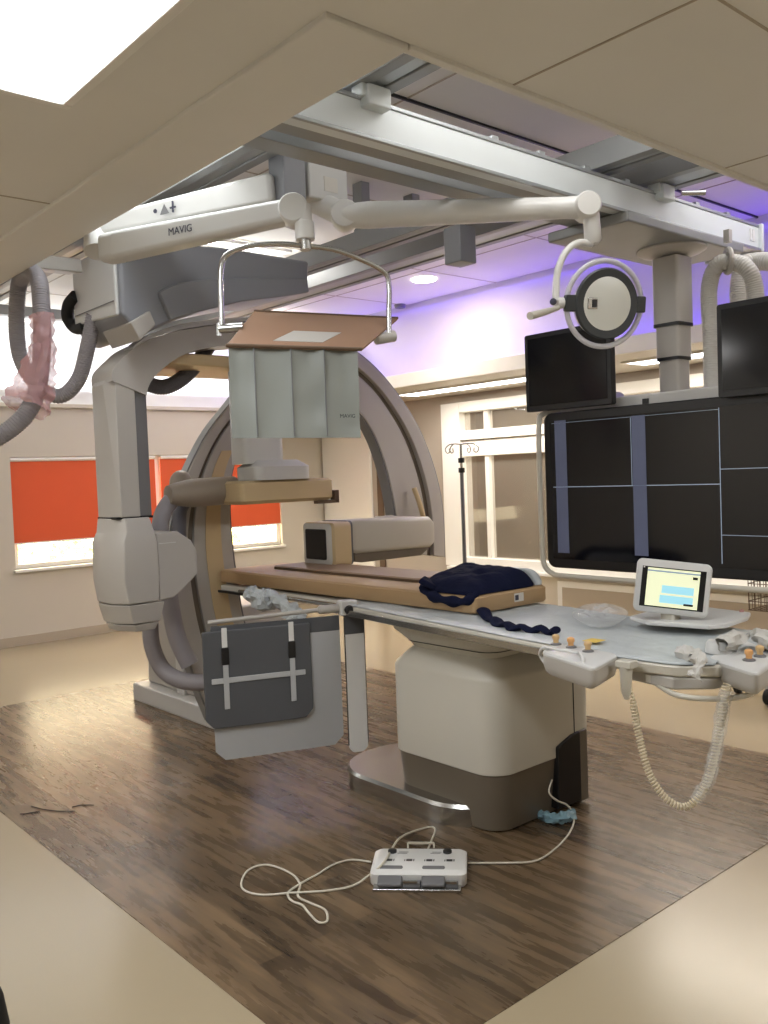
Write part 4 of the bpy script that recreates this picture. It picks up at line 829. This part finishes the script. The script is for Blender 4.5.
tag(cable([(371, 862), (352, 860), (335, 864), (318, 874), (300, 884), (288, 893), (292, 901), (302, 905), (308, 912), (318, 922), (327, 921), (325, 910), (310, 903), (298, 896), (300, 884), (290, 873), (268, 865), (250, 869), (242, 880), (244, 890), (262, 895), (290, 893), (325, 891), (352, 886), (368, 876), (384, 862), (400, 838), (425, 828), (435, 829), (431, 842), (424, 858)], zs={24: .03, 25: .075, 26: .03}, z=.0075).build('pedal_cable', 'cablew'), 'long tangled white cable looping left of the foot pedal', 'cable', 'white cables of the foot pedal')
(MB().beam(onZ(408, 843, .02), onZ(434, 843, .02), .008, .008).tube([onZ(408, 843, .02), onZ(408, 848, .005)], .004, 8).tube([onZ(434, 843, .02), onZ(434, 848, .005)], .004, 8).build('carry_handle', 'cablew', fp))
tag(wrap([onZ(541, 815, .02), onZ(552, 818, .03), onZ(564, 818, .03), onZ(573, 814, .03)], lambda t: .022, 11, 14, 6, .8).build('plastic_film', 'bluefilm', ang=25), 'crumpled pale blue film at the foot of the table base', 'plastic film')
for k, pts in enumerate((((31, 806), (42, 809), (58, 811), (75, 811)), ((20, 814), (30, 813), (40, 811)), ((72, 807), (82, 805), (94, 805)))):
    tag(cable(pts, .005, .0022).build('wire_scrap', 'print'), ('long dark wire scrap on the wood floor at left', 'short dark wire scrap at the near end of the long one', 'short dark wire scrap at the far end of the long one')[k], 'wire', 'dark wire scraps on the wood floor')
kb = onZ(-7, 1030, .0)
tag(MB().disc((kb.x, kb.y, 0.001), (0, 0, 1), [(.0445, 0), (.047, .01), (.034, .1), (.028, .12)], 28).build('chair_foot', 'rubber'), 'black rubber foot just entering the frame at the bottom left corner', 'foot')

# ================================================================== LIGHT
def area(name, loc, sx, sy, power, color, rot=(0, 0, 0)):
    l = bpy.data.lights.new(name, 'AREA'); l.shape = 'RECTANGLE'; l.size = sx; l.size_y = sy; l.energy = power; l.color = color
    o = bpy.data.objects.new(name, l); COL.objects.link(o); o.location = loc; o.rotation_euler = rot; return o
warm = (1, .86, .68); neut = (1, .97, .94)
area('panel_lamp', (.73, 1.93, ZL-.03), .55, 1.1, 17, (.93, .97, 1))
area('panel_lamp', (3.2, -.3, ZL-.03), 1.1, .55, 17, neut)  # fill from the added panel behind the viewpoint
area('panel_lamp', (-.6, 4.8, ZL-.03), .55, 1.1, 24, neut)  # fill from the added panel at the back left
area('soffit_lamp', (6.39, 6.0, 2.42), .3, 1.9, 18, warm)
area('soffit_lamp', (6.39, 3.2, 2.42), .3, 1.9, 30, warm)
area('recess_lamp', (3.47, 5.53, ZH-.03), .8, .15, 30, (1, .97, .93))
for x, y in ((5.43, 5.64), (5.2, 7.6)): area('downlight_lamp', (x, y, ZH-.03), .18, .18, 16, warm)
for x in (2.5, 4.4): area('recess_lamp', (x, 1.9, ZH-.03), 1.1, .25, 4.5, neut)  # added fill on the bridge rails, hidden above the low ceiling
area('recess_lamp', (1.75, 3.4, ZH-.03),  .2, 1.2, 9, (.95, .98, 1))  # added fill on the carriage end, hidden by the left ceiling edge
area('control_room_fill', (RX+1.2, 4, 3.0), 1, 4, 120, warm)  # unseen fill added to brighten the room behind the glass
# cove strips
area('cove_strip', (CX-.10, 5.5, 2.56), .04, 7.4, 15, (.12, .04, 1), (PI, math.radians(-18), 0))
area('cove_strip', (CX-.03, 5.5, ZH-.03), .03, 7.4, 6, (.12, .04, 1), (0, math.radians(30), 0))
area('wall_wash', (2.7, RY-.18, 2.56), 6.5, .05, 55, (.92, .96, 1), (PI+math.radians(14), 0, 0))
# daylight
w = bpy.data.worlds.new('world'); bpy.context.scene.world = w; w.use_nodes = True; nt = w.node_tree; bg = nt.nodes['Background']
bg.inputs['Color'].default_value = (1, .84, .54, 1); bg.inputs['Strength'].default_value = 15   # bright overcast afternoon
sc = bpy.context.scene
sc.view_settings.view_transform = 'Standard'; sc.view_settings.look = 'None'; sc.view_settings.gamma = 1; sc.view_settings.exposure = .22; sc.view_settings.use_curve_mapping = False
sc.cycles.max_bounces = 6; sc.cycles.diffuse_bounces = 4; sc.cycles.use_denoising = True
for o in bpy.data.objects:
    if '_o' in o: del o['_o']
